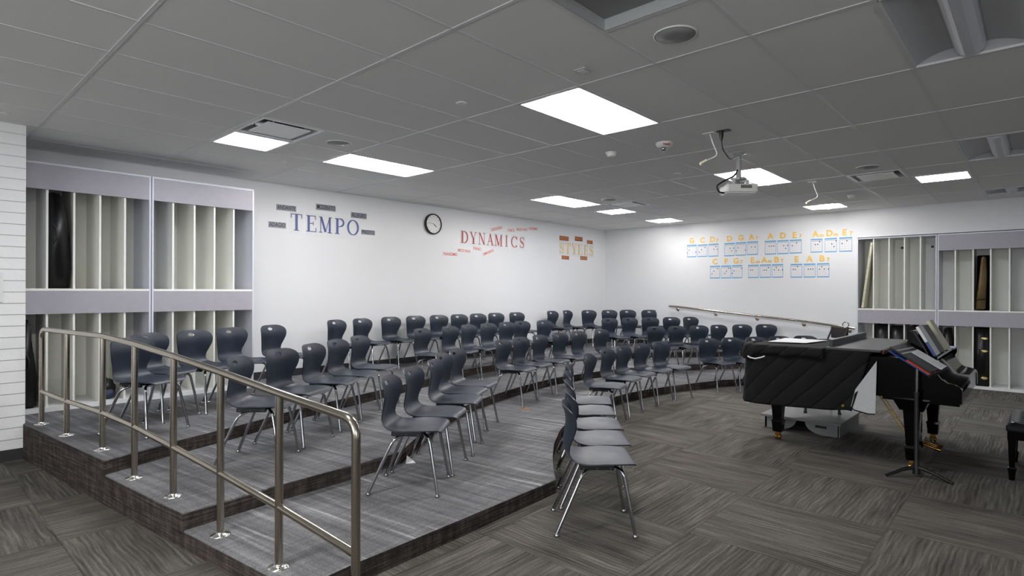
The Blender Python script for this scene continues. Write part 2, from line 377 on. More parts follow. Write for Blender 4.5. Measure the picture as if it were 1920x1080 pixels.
# ------------------------------------------------------------------ ceiling fixtures
def arc(cx, cz, w, d, n=10):
    return [(cx-w/2*cos(pi*i/n), cz-d*sin(pi*i/n)) for i in range(n+1)]
def troffer(i, j, wd, lit, label, group):
    x0, x1, y0, y1 = i*GX+.014, (i+wd)*GX-.014, j*GY+.014, (j+1)*GY-.014
    if i+wd > 9.9: x1 = min(x1, XW-.02)
    t = tag(empty('ceiling_light', ((x0+x1)/2, (y0+y1)/2, H)), label, 'ceiling light', group); L = -V(t.location)
    def P(x, y, z): return V((x, y, z)) + L
    yc = (y0+y1)/2; m = MB(); n = 8; prof = []
    for s in (-1, 1):
        pr = [(yc+s*(.085+(y1-yc-.085)*k/n), H+.055*math.sin(pi/2*(1-k/n))**.8) for k in range(n+1)]
        prof.append(pr)
    xi0, xi1 = x0+.05, x1-.05
    for pr in prof:
        for a, b in zip(pr, pr[1:]): m.quad([P(x0+.05*(a[1]-H)/.055, *a), P(x1-.05*(a[1]-H)/.055, *a), P(x1-.05*(b[1]-H)/.055, *b), P(x0+.05*(b[1]-H)/.055, *b)])
        for e, s2 in ((x0, 1), (x1, -1)):
            for a, b in zip(pr, pr[1:]): m.quad([P(e+s2*.05*(a[1]-H)/.055, *a), P(e+s2*.05*(b[1]-H)/.055, *b), P(e, b[0], H), P(e, a[0], H)])
    for e, xi in ((x0, xi0), (x1, xi1)): m.quad([P(e, yc-.085, H), P(e, yc+.085, H), P(xi, yc+.085, H+.055), P(xi, yc-.085, H+.055)])
    m.quad([P(xi0, yc-.085, H+.056), P(xi1, yc-.085, H+.056), P(xi1, yc+.085, H+.056), P(xi0, yc+.085, H+.056)])
    m.build('reflector', 'white' if lit else 'refl_shaded', t)
    m = MB(); pr = arc(yc, H+.054, .16, .072)
    for k, (a, b) in enumerate(zip(pr, pr[1:])): m.quad([P(xi0+.012, *a), P(xi1-.012, *a), P(xi1-.012, *b), P(xi0+.012, *b)])
    for f in m.bm.faces: f.smooth = True
    for xe in (xi0+.012, xi1-.012): m.bm.faces.new([m.bm.verts.new(P(xe, *a)) for a in pr])
    m.build('lens', 'lens_lit' if lit else 'lens_off', t)
    m = MB()
    for (a, b, c, d) in ((x0-.002, x1+.002, y0-.002, y0+.008), (x0-.002, x1+.002, y1-.008, y1+.002), (x0-.002, x0+.008, y0, y1), (x1-.008, x1+.002, y0, y1)): m.box(a+L.x, b+L.x, c+L.y, d+L.y, -.006, .012)
    m.build('frame', 'tbar', t)
LB = ['lit rectangular ceiling light nearest the camera, largest in view', 'lit rectangular ceiling light above the blue wall word, beside the square panel',
      'lit rectangular ceiling light above the gap between the red and gold wall words', 'lit rectangular ceiling light right behind the hanging projector',
      'short lit ceiling light nearest the corner where the walls meet', 'short lit ceiling light above the yellow chord letters by the side wall',
      'lit rectangular ceiling light overhead left of the camera', 'added unseen ceiling light far to the left, brightening the brick wall']
for a, l in zip(TROF_ON, LB): troffer(*a, True, l, 'lit troffers')
for a, l in zip(TROF_OFF, ['unlit rectangular ceiling light with long lens at the top right', 'unlit ceiling light with short visible lens at the right edge above the bright strip', 'unlit ceiling light against the side wall at the right edge']):
    troffer(*a, False, l, 'unlit troffers')
def frame_box(m, x0, x1, y0, y1, z0, z1, b):
    m.box(x0, x1, y0, y0+b, z0, z1); m.box(x0, x1, y1-b, y1, z0, z1); m.box(x0, x0+b, y0+b, y1-b, z0, z1); m.box(x1-b, x1, y0+b, y1-b, z0, z1); return m
for (i, j), l in zip(LEDS, ['square bright white flat light panel next to the open vent on the left', 'square bright flat light panel beside the far vent near the wall words', 'bright white flat light panel beside the vent near the right wall']):
    t = tag(empty('flat_panel_light', (i*GX+GX/4, (j+.5)*GY, H)), l, 'ceiling light', 'square flat panel lights'); h = .29
    frame_box(MB(), -h, h, -h, h, -.008, .03, .03).build('frame', 'white', t)
    MB().box(-h+.03, h-.03, -h+.03, h-.03, .0, .012).build('diffuser', 'led_lit', t)
for (i, j), l in zip(VENTS, ['square ceiling vent with drop plate beside the left bright panel', 'far square ceiling vent above the gold wall word', 'square ceiling vent with pale plate between two lights at the right']):
    t = tag(empty('ceiling_vent', (i*GX+GX/4, (j+.5)*GY, H)), l, 'vent', 'ceiling air vents'); h = .29
    frame_box(MB(), -h, h, -h, h, -.006, .01, .03).build('frame', 'white', t)
    m = MB(); k = h-.03
    for s in ((1, 0), (-1, 0), (0, 1), (0, -1)):
        a = [(-k, -k), (k, -k), (k-.03, -k+.03), (-k+.03, -k+.03)]
        rot = {(0, -1): 0, (1, 0): pi/2, (0, 1): pi, (-1, 0): -pi/2}[s]
        q = [V((p[0]*cos(rot)-p[1]*sin(rot), p[0]*sin(rot)+p[1]*cos(rot), z)) for p, z in zip(a, (.0, .0, .06, .06))]
        m.quad(q)
    m.build('throat', 'lgrey', t)
    MB().box(-k, k, -k, k, .075, .085).build('duct', 'dark', t)
    MB().box(-.20, .20, -.20, .20, -.012, .0, bev=.002).build('drop_plate', 'white', t)
    m = MB()
    for sx in (-.15, .15): m.box(sx-.006, sx+.006, .19, .2, .0, .075); m.box(sx-.006, sx+.006, -.2, -.19, .0, .075)
    m.build('bracket', 'lgrey', t)
for i, j in RETURN:
    t = tag(empty('return_vent', (i*GX+GX/4, (j+.5)*GY, H)), 'recessed square return opening in the ceiling at the top edge', 'vent'); h = .29
    frame_box(MB(), -h, h, -h, h, -.004, .06, .008).build('frame', 'lgrey', t)
    MB().box(-h+.009, h-.009, -h+.009, h-.009, .06, .07).build('back_panel', 'grille', t)
for (x, y), l in zip([(3.35, -2.119), (3.357, 1.532), (8.175, 1.466), (8.134, -2.158)], ['round grey ceiling speaker nearest the camera, at the top', 'round ceiling speaker between the left vent and the long light', 'far round ceiling speaker above the gold wall word', 'round ceiling speaker above the vent at the right']):
    t = tag(empty('ceiling_speaker', (x, y, H)), l, 'speaker', 'round ceiling speakers')
    MB().lathe([(.122, 0), (.122, -.006), (.115, -.008), (.113, -.002)], seg=32).build('rim', 'plate', t)
    MB().lathe([(.112, -.002), (.112, -.007), (.04, -.009)], seg=32).build('grille', 'grille', t)
det = [(3.345, -.302, 'cap', 'small grey sprinkler cap left of the largest light'), (7.0, -.31, 'cap', 'small white sprinkler cap left of the projector'), (7.91, 1.77, 'cap', 'small sprinkler cap above the far long light'),
       (7.04, 2.76, 'cap', 'small sprinkler cap above the red wall word'), (3.37, 2.775, 'cap', 'small sprinkler cap below the left bright panel'), (.95, 2.766, 'cap', 'sprinkler cap at the left edge above the brick pier'),
       (10.67, 2.75, 'cap', 'tiny sprinkler cap above the room corner'), (10.57, -.31, 'cap', 'tiny sprinkler cap below the projector near the side wall')]
for x, y, k, l in det:
    tag(MB().lathe([(.042, 0), (.042, -.004), (.034, -.008), (.02, -.009)], (0, 0, 0), 20).build('sprinkler_cap', 'plate', None, (x, y, H)), l, 'sprinkler', 'ceiling sprinkler caps')
for x, y, l in [(5.517, -.288, 'white round smoke detector left of the fire strobe'), (10.26, -1.535, 'white round smoke detector right of the projector near the side wall')]:
    t = tag(empty('smoke_detector', (x, y, H)), l, 'smoke detector', 'smoke detectors')
    MB().lathe([(.06, 0), (.06, -.012), (.05, -.016)], seg=24).build('base', 'plate', t)
    MB().lathe([(.048, -.016), (.046, -.034), (.03, -.045), (.012, -.047)], seg=24).build('cover', 'plate', t)
t = tag(empty('fire_strobe', (5.531, -.903, H)), 'white ceiling fire strobe with red lettering and clear bulb', 'fire alarm')
MB().lathe([(.085, 0), (.085, -.012), (.075, -.035), (.05, -.05), (.03, -.052)], seg=28).build('housing', 'plate', t)
MB().lathe([(.026, -.05), (.03, -.062), (.026, -.078), (.012, -.086)], (-.02, -.0, 0), 18).build('bulb', 'chrome', t)
mt = Matrix.Translation((-.048, -.042, -.026)) @ Matrix.Rotation(yaw-pi/2, 4, 'Z') @ Matrix.Rotation(R(72), 4, 'X')
text_mesh('lettering', 'FIRE', .036, 'firetxt', t, Matrix.Translation((-.012, -.012, -.004)) @ mt, .001, .001)
t = tag(empty('ceiling_plate', (3.429, -1.413, H)), 'small square grey sensor plate on the ceiling above the largest light', 'sensor')
MB().box(-.045, .045, -.045, .045, -.012, 0, bev=.003).build('body', 'lgrey', t)
MB().box(-.03, .03, -.03, .03, -.015, -.012).build('cover', 'plate', t)
# projector with its mount and cables
t = tag(empty('projector', (6.441, -1.29, H)), 'white projector hanging from a ceiling pole with black cables', 'projector')
MB().lathe([(.085, 0), (.085, -.008), (.06, -.014), (.035, -.03), (.032, -.04)], seg=28).build('ceiling_flange', 'lgrey', t)
MB().lathe([(.026, -.02), (.026, -.285)], seg=20).build('pole', 'lgrey', t)
m = MB(); m.box(-.10, .10, -.05, .05, -.30, -.275, bev=.005); m.box(-.13, .13, -.018, .018, -.322, -.30); m.box(-.018, .018, -.10, .12, -.322, -.30)
for a in (-.12, .12): m.lathe([(.018, -.345), (.018, -.30)], (a, 0, 0), 10)
for a in (-.09, .11): m.lathe([(.018, -.345), (.018, -.30)], (0, a, 0), 10)
m.box(-.05, .05, -.07, .07, -.29, -.27, bev=.004); m.build('mount', 'lgrey', t)
rz = Matrix.Rotation(R(-48), 4, 'Z')
m = MB(); m.box(-.165, .165, -.12, .12, -.435, -.345, rz, bev=.018); m.build('body', 'plate', t)
m = MB()
for k in range(9): m.box(-.02+k*.013, -.012+k*.013, -.1225, -.119, -.395, -.362, rz)
m.build('side_grille', 'dark', t)
MB().lathe([(.034, -.0), (.034, .018), (.028, .022)], (0, 0, 0), 20, Matrix.Translation(V((.165, -.05, -.39))).copy() @ Matrix.Identity(4)).bm.free()
lm = rz @ Matrix.Translation((.162, -.05, -.39)) @ Matrix.Rotation(pi/2, 4, 'Y')
MB().lathe([(.036, 0), (.036, .012), (.03, .016)], (0, 0, 0), 20, lm).build('lens', 'black', t)
MB().box(.12, .168, .0, .1, -.42, -.37, rz, bev=.004).build('front_panel', 'lblue', t)
MB().box(-.15, .15, -.1, .1, -.442, -.433, rz, bev=.004).build('bottom_plate', 'white', t)
MB().tube(smooth_path([(-.02, .0, -.18), (-.04, .03, -.25), (-.13, .10, -.30), (-.20, .16, -.36), (-.17, .14, -.43), (-.09, .09, -.425)], .06), .009, 8).build('cable', 'black', t)
MB().tube(smooth_path([(.03, -.05, -.30), (.10, -.08, -.31), (.14, -.12, -.32), (.10, -.1, -.35)], .03), .004, 6).build('security_cable', 'plate', t)
t = tag(empty('power_outlet', (5.491, -1.52, H)), 'black ceiling power outlet with a black plug and cord', 'outlet')
MB().box(-.035, .035, -.06, .06, -.006, 0, bev=.002).build('cover_plate', 'black', t)
MB().lathe([(.02, -.006), (.02, -.04), (.012, -.075), (.008, -.09)], (0, .022, 0), 12).build('plug', 'black', t)
MB().tube(smooth_path([(0, .022, -.08), (.02, .02, -.16), (.3, .06, -.215), (.65, .13, -.10), (.9, .2, -.04)], .12, 8), .005, 6).build('cord', 'black', t)
for x, y, l in [(5.493, -1.387, 'white ceiling cable drop beside the black outlet'), (8.714, -1.406, 'white ceiling cable drop right of the projector')]:
    t = tag(empty('ceiling_cable_drop', (x, y, H)), l, 'cable', 'white cable drops')
    MB().box(-.04, .04, -.055, .055, -.006, 0, bev=.002).build('cover_plate', 'plate', t)
    MB().tube(smooth_path([(0, 0, -.004), (.03, -.02, -.1), (.07, -.05, -.2), (0, .03, -.25)], .04), .005, 6).build('cable', 'plate', t)
    MB().tube([(0, .03, -.25), (-.05, .07, -.285)], .014, 8).build('connector', 'cream', t)

# ------------------------------------------------------------------ instrument cubby shelving
def cubby(name, label, loc, rz, W, D, z0, zt, zm, zmb, zub, divs, gp):
    """local x = width, front faces local -y; divs are the divider positions"""
    t = tag(empty(name, loc, rz), label, 'shelving unit', gp); e = .014
    for x in (0, W-.018): MB().box(x, x+.018, 0, D, z0, zt).build('side_panel', 'edge', t)
    MB().box(.018, W-.018, D-.012, D, z0, zt).build('back_panel', 'lam', t)
    MB().box(.018, W-.018, 0, D-.012, z0, z0+.045).build('plinth_shelf', 'white', t)
    MB().box(.018, W-.018, 0, D-.012, zm-.022, zm).build('middle_shelf', 'lam', t)
    MB().box(.018, W-.018, .0, .018, zmb, zm-.023).build('middle_fascia', 'band', t)
    MB().box(.018, W-.018, 0, D-.012, zt-.018, zt).build('top_panel', 'edge', t)
    if zub: MB().box(.018, W-.018, .0, .018, zub, zt-.019).build('upper_fascia', 'band', t)
    for x in divs:
        MB().box(x-.009, x+.009, .02, D-.012, z0+.045, zm-.022).build('divider', 'lam', t)
        MB().box(x-.009, x+.009, .02, D-.012, zm, zt-.018).build('divider', 'lam', t)
    return t
cubby('cubby_shelving', 'white cubby shelving with lilac bands at the left, beside the brick pier', (1.140, 3.556, 0), 0, 1.120, .598, .32, 2.783, 1.541, 1.289, 2.52, [1.36-1.14, 1.577-1.14, 1.797-1.14, 2.019-1.14], 'tall instrument cubbies')
cubby('cubby_shelving', 'empty white cubby shelving with lilac bands beside the open back wall', (2.268, 3.556, 0), 0, 1.120, .598, .32, 2.783, 1.541, 1.289, 2.52, [2.486-2.268, 2.710-2.268, 2.930-2.268, 3.152-2.268], 'tall instrument cubbies')
c3 = cubby('cubby_shelving', 'white cubby shelving without a top band on the side wall, right of the handrail', (12.054, -1.235, 0), -pi/2, 1.160, .55, 0, 2.498, 1.247, .991, None, [.252, .484, .708, .933], 'tall instrument cubbies')
cubby('cubby_shelving', 'white cubby shelving with lilac top band at the right edge, behind the bench', (12.054, -2.402, 0), -pi/2, 1.150, .55, 0, 2.498, 1.247, .991, 2.227, [.234, .462, .679, .905], 'tall instrument cubbies')
for i, x in enumerate((.14, .60, 1.04)):
    o = MB().lathe([(.022, 0), (.022, .003)], (x, .533, 2.33), 14, Matrix.Rotation(pi/2, 4, 'X')).build('grommet_hole', 'brown', c3)
def case_mesh(outline, d0, d1, mat, bev=.02):
    m = MB(); m.prism(outline, d0, d1, lambda p, t: V((p[0], t, p[1])))
    if bev: bmesh.ops.bevel(m.bm, geom=list(m.bm.edges), offset=bev, segments=2, affect='EDGES')
    for f in m.bm.faces: f.smooth = True
    return m
t = tag(empty('instrument_case', (1.465, 3.60, 1.541)), 'black soft guitar case standing in an upper cubby of the left shelving', 'instrument case', 'instrument cases in the cubbies')
case_mesh([(-.095, 0), (.07, 0), (.09, .2), (.085, .45), (.05, .60), (.045, .75), (.02, .95), (-.02, .965), (-.09, .96), (-.098, .6)], 0, .4, 'case').build('body', 'case', t)
MB().tube([(-.06, -.005, .45), (-.03, -.02, .5), (-.03, -.02, .6), (-.06, -.005, .65)], .008).build('handle', 'black', t)
t = tag(empty('instrument_case', (1.225, 3.60, .366)), 'tall black soft case in the lower corner cubby behind the railing', 'instrument case', 'instrument cases in the cubbies')
case_mesh([(-.06, 0), (.06, 0), (.065, .3), (.04, .55), (.0, .68), (.0, .74), (.02, .85), (-.04, .88), (-.062, .6)], 0, .35, 'case').build('body', 'case', t)
MB().tube([(-.02, -.005, .35), (0, -.02, .4), (0, -.02, .48), (-.02, -.005, .53)], .007).build('handle', 'black', t)
t = tag(empty('backpack', (1.885, 3.75, .366)), 'small navy backpack in a lower cubby behind the leftmost chair', 'backpack')
case_mesh([(-.07, 0), (.07, 0), (.085, .08), (.075, .17), (.03, .225), (-.04, .225), (-.075, .15)], -.09, .09, 'case', .03).build('body', 'case', t)
case_mesh([(-.05, .01), (.06, .01), (.065, .06), (.05, .1), (-.05, .1)], -.12, -.085, 'case', .01).build('front_pocket', 'ink', t)
# right hand cubbies: helper places by slot centre y and cubby floor z
def rcase(y, z, w, h, label, mat='case', latches=(), taper=0.0, dep=.4):
    t = tag(empty('instrument_case', (12.10, y, z), -pi/2), label, 'instrument case', 'instrument cases in the cubbies')
    case_mesh([(-w/2, 0), (w/2, 0), (w/2-taper*.2, h*.6), (w/2-taper, h), (-w/2+taper, h), (-w/2+taper*.2, h*.6)], 0, dep, mat, .012).build('body', mat, t)
    for lz in latches:
        MB().lathe([(.044, 0), (.044, .008), (.028, .014)], (.035, 0, lz), 16, Matrix.Rotation(pi/2, 4, 'X') @ Matrix.Diagonal((1, .5, 1, 1))).build('latch', 'latch', t)
    MB().tube([(-.03, -.004, h*.5), (-.03, -.03, h*.53), (-.03, -.03, h*.6), (-.03, -.004, h*.63)], .008, 6).build('handle', 'black', t)
    return t
rcase(-2.402-.57, .045, .19, .93, 'black hard case with three brass latches standing in a lower right cubby', 'case', (.13, .56, .76), .01)
rcase(-1.235-.368, .045, .20, .92, 'dark case in the lower cubby just right of the lone empty one, behind the piano')
rcase(-1.235-.596, .045, .19, .90, 'dark purplish case in a lower cubby behind the piano lid')
rcase(-1.235-.821, .045, .12, .92, 'narrow dark block in the lower cubby behind the black stand-up folder', 'brown', (), .02)  # dark block filling this cubby, darker than its panels
rcase(-1.235-1.037, .045, .17, .92, 'reddish brown case in the lower cubby behind the cream book', 'brown')
rcase(-2.402-.125, .045, .17, .90, 'dark soft case in the lower cubby left of the brass latched one', 'case', (), .05)
t = tag(empty('instrument_case', (12.10, -2.402-.575, 1.247), -pi/2), 'worn tan instrument case leaning in an upper right cubby', 'instrument case', 'instrument cases in the cubbies')
case_mesh([(-.085, .02), (.03, .02), (.05, .55), (.035, .86), (-.01, .86)], 0, .35, 'olive', .012).build('body', 'olive', t)
case_mesh([(-.085, .17), (.04, .17), (.04, .19), (-.085, .19)], -.01, .0, 'black', .0).build('strap', 'black', t)
rc = case_mesh([(-.098, 0), (.098, 0), (.09, .9), (-.09, .9)], .36, .42, 'case', .01).build('dark_liner', 'case', t)
t = tag(empty('shelf_board', (12.14, -1.29, 1.26), -pi/2), 'loose white shelf panel leaning in the first upper cubby of the side wall', 'shelf board')
mt = Matrix.Rotation(R(7.0), 4, 'Y')
MB().box(-.0, .035, -.02, .38, 0, 1.17, mt, bev=.003).build('panel', 'cream', t)
m = MB()
for k in range(6): m.lathe([(.006, 0), (.006, .002)], (.018+.12*(.1+k*.17)*1.17, -.021, (.1+k*.17)*1.15), 8, Matrix.Rotation(pi/2, 4, 'X'))
m.build('peg_hole', 'dark', t)

# ------------------------------------------------------------------ wall plate, clock, hand rail
t = tag(empty('wall_plate', (.85, YB, 1.55)), 'white wall plate on the brick pier at the left edge', 'wall plate')
MB().box(-.13, .13, -.02, 0, -.135, .135, bev=.004).build('cover', 'white', t)
t = tag(empty('wall_clock', (6.74, YW, 2.695)), 'round wall clock with black rim on the back wall', 'clock')
RX = Matrix.Rotation(pi/2, 4, 'X')
MB().lathe([(.178, 0), (.182, .03), (.178, .05), (.165, .055), (.158, .045), (.158, .04)], (0, 0, 0), 40, RX, cap=False).build('rim', 'black', t)
MB().lathe([(.16, .0), (.16, .036)], (0, 0, 0), 40, RX).build('dial', 'face', t)
m = MB()
for k in range(12):
    a = k*pi/6; mm = Matrix.Rotation(a, 4, 'Y'); m.box(-.004, .004, -.0385, -.036, .12, .145, mm)
m.build('hour_mark', 'grey', t)
MB().box(-.006, .006, -.042, -.0395, -.015, .08, Matrix.Rotation(R(128), 4, 'Y')).build('hour_hand', 'black', t)
MB().box(-.004, .004, -.0455, -.043, -.02, .125, Matrix.Rotation(R(-83), 4, 'Y')).build('minute_hand', 'grey', t)
t = tag(empty('handrail', (12.08, .6, 1.06)), 'sloping stainless handrail fixed along the side wall', 'handrail')
hp = [(0, 1.83, .155), (0, 1.66, .148), (0, .8, .07), (0, -.05, 0), (0, -.92, -.076), (0, -1.7, -.165), (0, -1.80, -.178)]
MB().tube(hp, .021, 12).build('rail', 'steel', t)
for k, (y, z) in enumerate([(1.665, .148), (.81, .07), (-.047, 0), (-.92, -.076), (-1.69, -.163)]):
    m = MB().tube(smooth_path([(0, y, z-.018), (0, y-.01, z-.06), (.07, y-.012, z-.07)], .03), .007, 8)
    m.lathe([(.036, 0), (.034, .01), (.02, .014)], (.08, y-.012, z-.07), 16, Matrix.Rotation(-pi/2, 4, 'Y')); m.build('bracket', 'steel', t)
m = MB(); m.tube([(-.05, -1.665+.05*cos(a), -.115+.05*sin(a)) for a in [k*pi/10 for k in range(21)]], .010, 8, cap=False); m.build('end_ring', 'chrome', t)

# ------------------------------------------------------------------ serif letters
def sweep(pts, ws):
    """2D stroke of varying width -> list of quads"""
    n = len(pts); L, Rr = [], []
    for i in range(n):
        a, b = pts[max(i-1, 0)], pts[min(i+1, n-1)]; d = V((b[0]-a[0], b[1]-a[1])).normalized(); q = V((-d.y, d.x))*ws[i]/2
        L.append((pts[i][0]+q.x, pts[i][1]+q.y)); Rr.append((pts[i][0]-q.x, pts[i][1]-q.y))
    return [[L[i], L[i+1], Rr[i+1], Rr[i]] for i in range(n-1)]
def rect(x0, x1, y0, y1): return [[(x0, y0), (x1, y0), (x1, y1), (x0, y1)]]
def line(a, b, w): return [[(a[0]-w/2, a[1]), (a[0]+w/2, a[1]), (b[0]+w/2, b[1]), (b[0]-w/2, b[1])]]
def ell(cx, cy, rx, ry, a0, a1, wt, wn, n=22):
    P, W = [], []
    for i in range(n+1):
        a = R(a0+(a1-a0)*i/n); P.append((cx+rx*cos(a), cy+ry*sin(a))); W.append(wn+(wt-wn)*abs(cos(a)))
    return sweep(P, W)
SF = .045
def glyph(c):
    tk, th = .21, .05
    if c == 'T': return rect(.5-tk/2, .5+tk/2, 0, 1)+rect(.02, .98, 1-SF, 1)+line((.05, .74), (.05, 1), .06)+line((.95, .74), (.95, 1), .06)+rect(.28, .72, 0, SF)
    if c == 'E': return rect(.12, .12+tk, 0, 1)+rect(0, .9, 1-SF, 1)+rect(0, .95, 0, SF)+rect(.2, .68, .49, .54)+line((.87, .76), (.87, 1), .06)+line((.93, 0), (.93, .26), .06)+line((.67, .40), (.67, .64), .05)
    if c == 'L': return rect(.12, .12+tk, 0, 1)+rect(0, .45, 1-SF, 1)+rect(0, .95, 0, SF)+line((.93, 0), (.93, .3), .06)
    if c == 'I': return rect(.5-.16, .5+.16, 0, 1)+rect(.05, .95, 1-SF, 1)+rect(.05, .95, 0, SF)
    if c == 'M': return rect(.1, .15, 0, 1)+line((.15, 1), (.5, .05), .16)+line((.83, 1), (.5, .05), .05)+rect(.76, .9, 0, 1)+rect(0, .26, 0, SF)+rect(.66, 1, 0, SF)+rect(0, .22, 1-SF, 1)+rect(.78, 1, 1-SF, 1)
    if c == 'N': return rect(.12, .17, 0, 1)+line((.17, 1), (.83, 0), .17)+rect(.8, .85, 0, 1)+rect(0, .3, 0, SF)+rect(0, .24, 1-SF, 1)+rect(.66, 1, 1-SF, 1)
    if c == 'A': return line((.5, 1), (.16, 0), .05)+line((.48, 1), (.80, 0), .16)+rect(.25, .68, .33, .38)+rect(.02, .3, 0, SF)+rect(.62, 1, 0, SF)
    if c == 'Y': return line((.14, 1), (.48, .45), .16)+line((.84, 1), (.54, .45), .05)+rect(.42, .42+tk, 0, .5)+rect(.28, .74, 0, SF)+rect(0, .34, 1-SF, 1)+rect(.68, 1, 1-SF, 1)
    if c == 'O': return ell(.5, .5, .42, .47, 0, 360, .15, .05, 36)
    if c == 'D': return rect(.12, .12+tk, 0, 1)+rect(0, .5, 1-SF, 1)+rect(0, .5, 0, SF)+ell(.42, .5, .47, .475, -90, 90, .16, .05)
    if c == 'P': return rect(.14, .14+tk, 0, 1)+rect(0, .5, 1-SF, 1)+rect(0, .46, 0, SF)+rect(.2, .5, .45, .5)+ell(.48, .735, .38, .245, -90, 90, .16, .05)
    if c == 'C': return ell(.55, .5, .45, .47, 40, 320, .15, .05, 26)+line((.9, .70), (.93, .98), .05)+line((.92, .05), (.92, .2), .04)
    if c == 'S':
        P = [(.88, .80), (.78, .92), (.52, .97), (.26, .91), (.15, .77), (.22, .63), (.5, .52), (.78, .40), (.86, .24), (.76, .08), (.48, .03), (.22, .08), (.10, .22)]
        return sweep(P, [.05, .06, .06, .09, .14, .18, .19, .18, .14, .09, .06, .06, .05])+line((.88, .70), (.88, .96), .05)+line((.10, .04), (.10, .30), .05)
def wall_letters(word, spans, z0, z1, mat, colour, grp):
    seen = {}
    names = {'TEMPO': 'blue wall word', 'DYNAMICS': 'red wall word', 'STYLES': 'gold wall word'}
    for c, (a, b) in zip(word, spans):
        seen[c] = seen.get(c, 0)+1; lab = f'large {colour} serif letter {c} in the {names[word]} {word}'
        if word == 'STYLES' and c == 'S': lab = f'large {colour} serif letter S that ' + ('starts' if seen[c] == 1 else 'ends') + ' the word STYLES'
        t = tag(empty('wall_letter', ((a+b)/2, YW, z0)), lab, 'letter', grp); W = b-a; hh = z1-z0; m = MB()
        for q in glyph(c): m.prism([((p[0]-.5)*W, p[1]*hh) for p in q], -.003, -.006, lambda p, tt: V((p[0], tt, p[1])))
        m.build('letter_cutout', mat, t)
        g = .02; MB().box(-W/2-g, W/2+g, -.0085, -.0075, -.05, hh+.03).build('laminate_sleeve', 'sleeve', t)
wall_letters('TEMPO', [(4.162, 4.338), (4.399, 4.561), (4.599, 4.807), (4.856, 5.027), (5.064, 5.271)], 2.385, 2.622, 'tempo', 'blue', 'letters of the word TEMPO')
wall_letters('DYNAMICS', [(7.407, 7.6), (7.634, 7.819), (7.861, 8.045), (8.074, 8.278), (8.3, 8.518), (8.595, 8.672), (8.766, 8.958), (9.023, 9.17)], 2.412, 2.635, 'dyn', 'red', 'letters of the word DYNAMICS')
wall_letters('STYLES', [(10.344, 10.507), (10.556, 10.744), (10.794, 10.977), (11.028, 11.205), (11.268, 11.418), (11.482, 11.635)], 2.375, 2.612, 'sty', 'gold', 'letters of the word STYLES')
def wtag(txt, x, z, w, h, rot, bg, ink, lab, grp):
    t = tag(empty('word_card', (x, YW, z)), lab, 'word card', grp); t.rotation_euler = (0, -R(rot), 0)
    h *= 1.15; MB().box(-w/2, w/2, -.004, -.001, -h/2, h/2, bev=.0).build('card', bg, t)
    text_mesh('lettering', txt, h*1.0, ink, t, Matrix.Translation((0, -.0045, 0)) @ Matrix.Rotation(pi/2, 4, 'X'), .0008, .001, w*.9)
G1 = 'grey word cards around TEMPO'; G2 = 'word cards around DYNAMICS'; G3 = 'rust word cards around STYLES'
for a in [('ANDANTE', 4.10, 2.69, .29, .07, 0, 'ltag', 'ink', 'grey word card ANDANTE above the letter T', G1), ('MODERATO', 4.71, 2.76, .32, .075, 0, 'ltag', 'ink', 'grey word card MODERATO above the letter M', G1),
          ('ALLEGRO', 5.27, 2.698, .28, .075, 0, 'ltag', 'ink', 'grey word card ALLEGRO above the letter O', G1), ('ADAGIO', 3.97, 2.44, .25, .07, 0, 'ltag', 'ink', 'grey word card ADAGIO left of the word TEMPO', G1),
          ('PRESTO', 5.44, 2.45, .25, .065, 0, 'ltag', 'ink', 'grey word card right of the word TEMPO', G1),
          ('CRESCENDO', 8.35, 2.745, .36, .07, 14, 'paper', 'redink', 'tilted red and white word card above the letter M of DYNAMICS', G2), ('FORTE', 8.77, 2.745, .2, .07, 4, 'paper', 'redink', 'small red and white word card above the letter I', G2),
          ('MEZZO FORTE', 9.10, 2.79, .36, .06, 3, 'paper', 'redink', 'long red and white word card above the letter C', G2), ('FORTISSIMO', 9.45, 2.835, .3, .06, 2, 'paper', 'redink', 'topmost red and white word card, right of the word DYNAMICS', G2),
          ('PIANO', 7.83, 2.325, .22, .075, -3, 'paper', 'redink', 'red and white word card PIANO under the letter N', G2), ('MEZZO PIANO', 7.50, 2.27, .34, .06, -2, 'paper', 'redink', 'red and white word card MEZZO PIANO under the letter D', G2),
          ('PIANISSIMO', 7.16, 2.19, .36, .07, 0, 'paper', 'redink', 'lowest red and white word card, left of the letter D', G2), ('DIMINUENDO', 8.13, 2.275, .34, .065, 19, 'paper', 'redink', 'tilted red and white word card under the letter A', G2),
          ('STACCATO', 10.51, 2.71, .33, .085, 0, 'rtag', 'rink', 'rust word card above the first S of STYLES', G3), ('MARCATO', 11.06, 2.735, .29, .085, 0, 'rtag', 'rink', 'rust word card above the letter L of STYLES', G3),
          ('LENTO', 11.5, 2.69, .23, .07, 0, 'rtag', 'rink', 'rust word card above the last S of STYLES', G3), ('LEGATO', 10.56, 2.285, .27, .07, 0, 'rtag', 'rink', 'rust word card under the letters ST of STYLES', G3),
          ('DOLCE', 11.26, 2.305, .27, .075, 0, 'rtag', 'rink', 'rust word card under the letter E of STYLES', G3)]: wtag(*a)
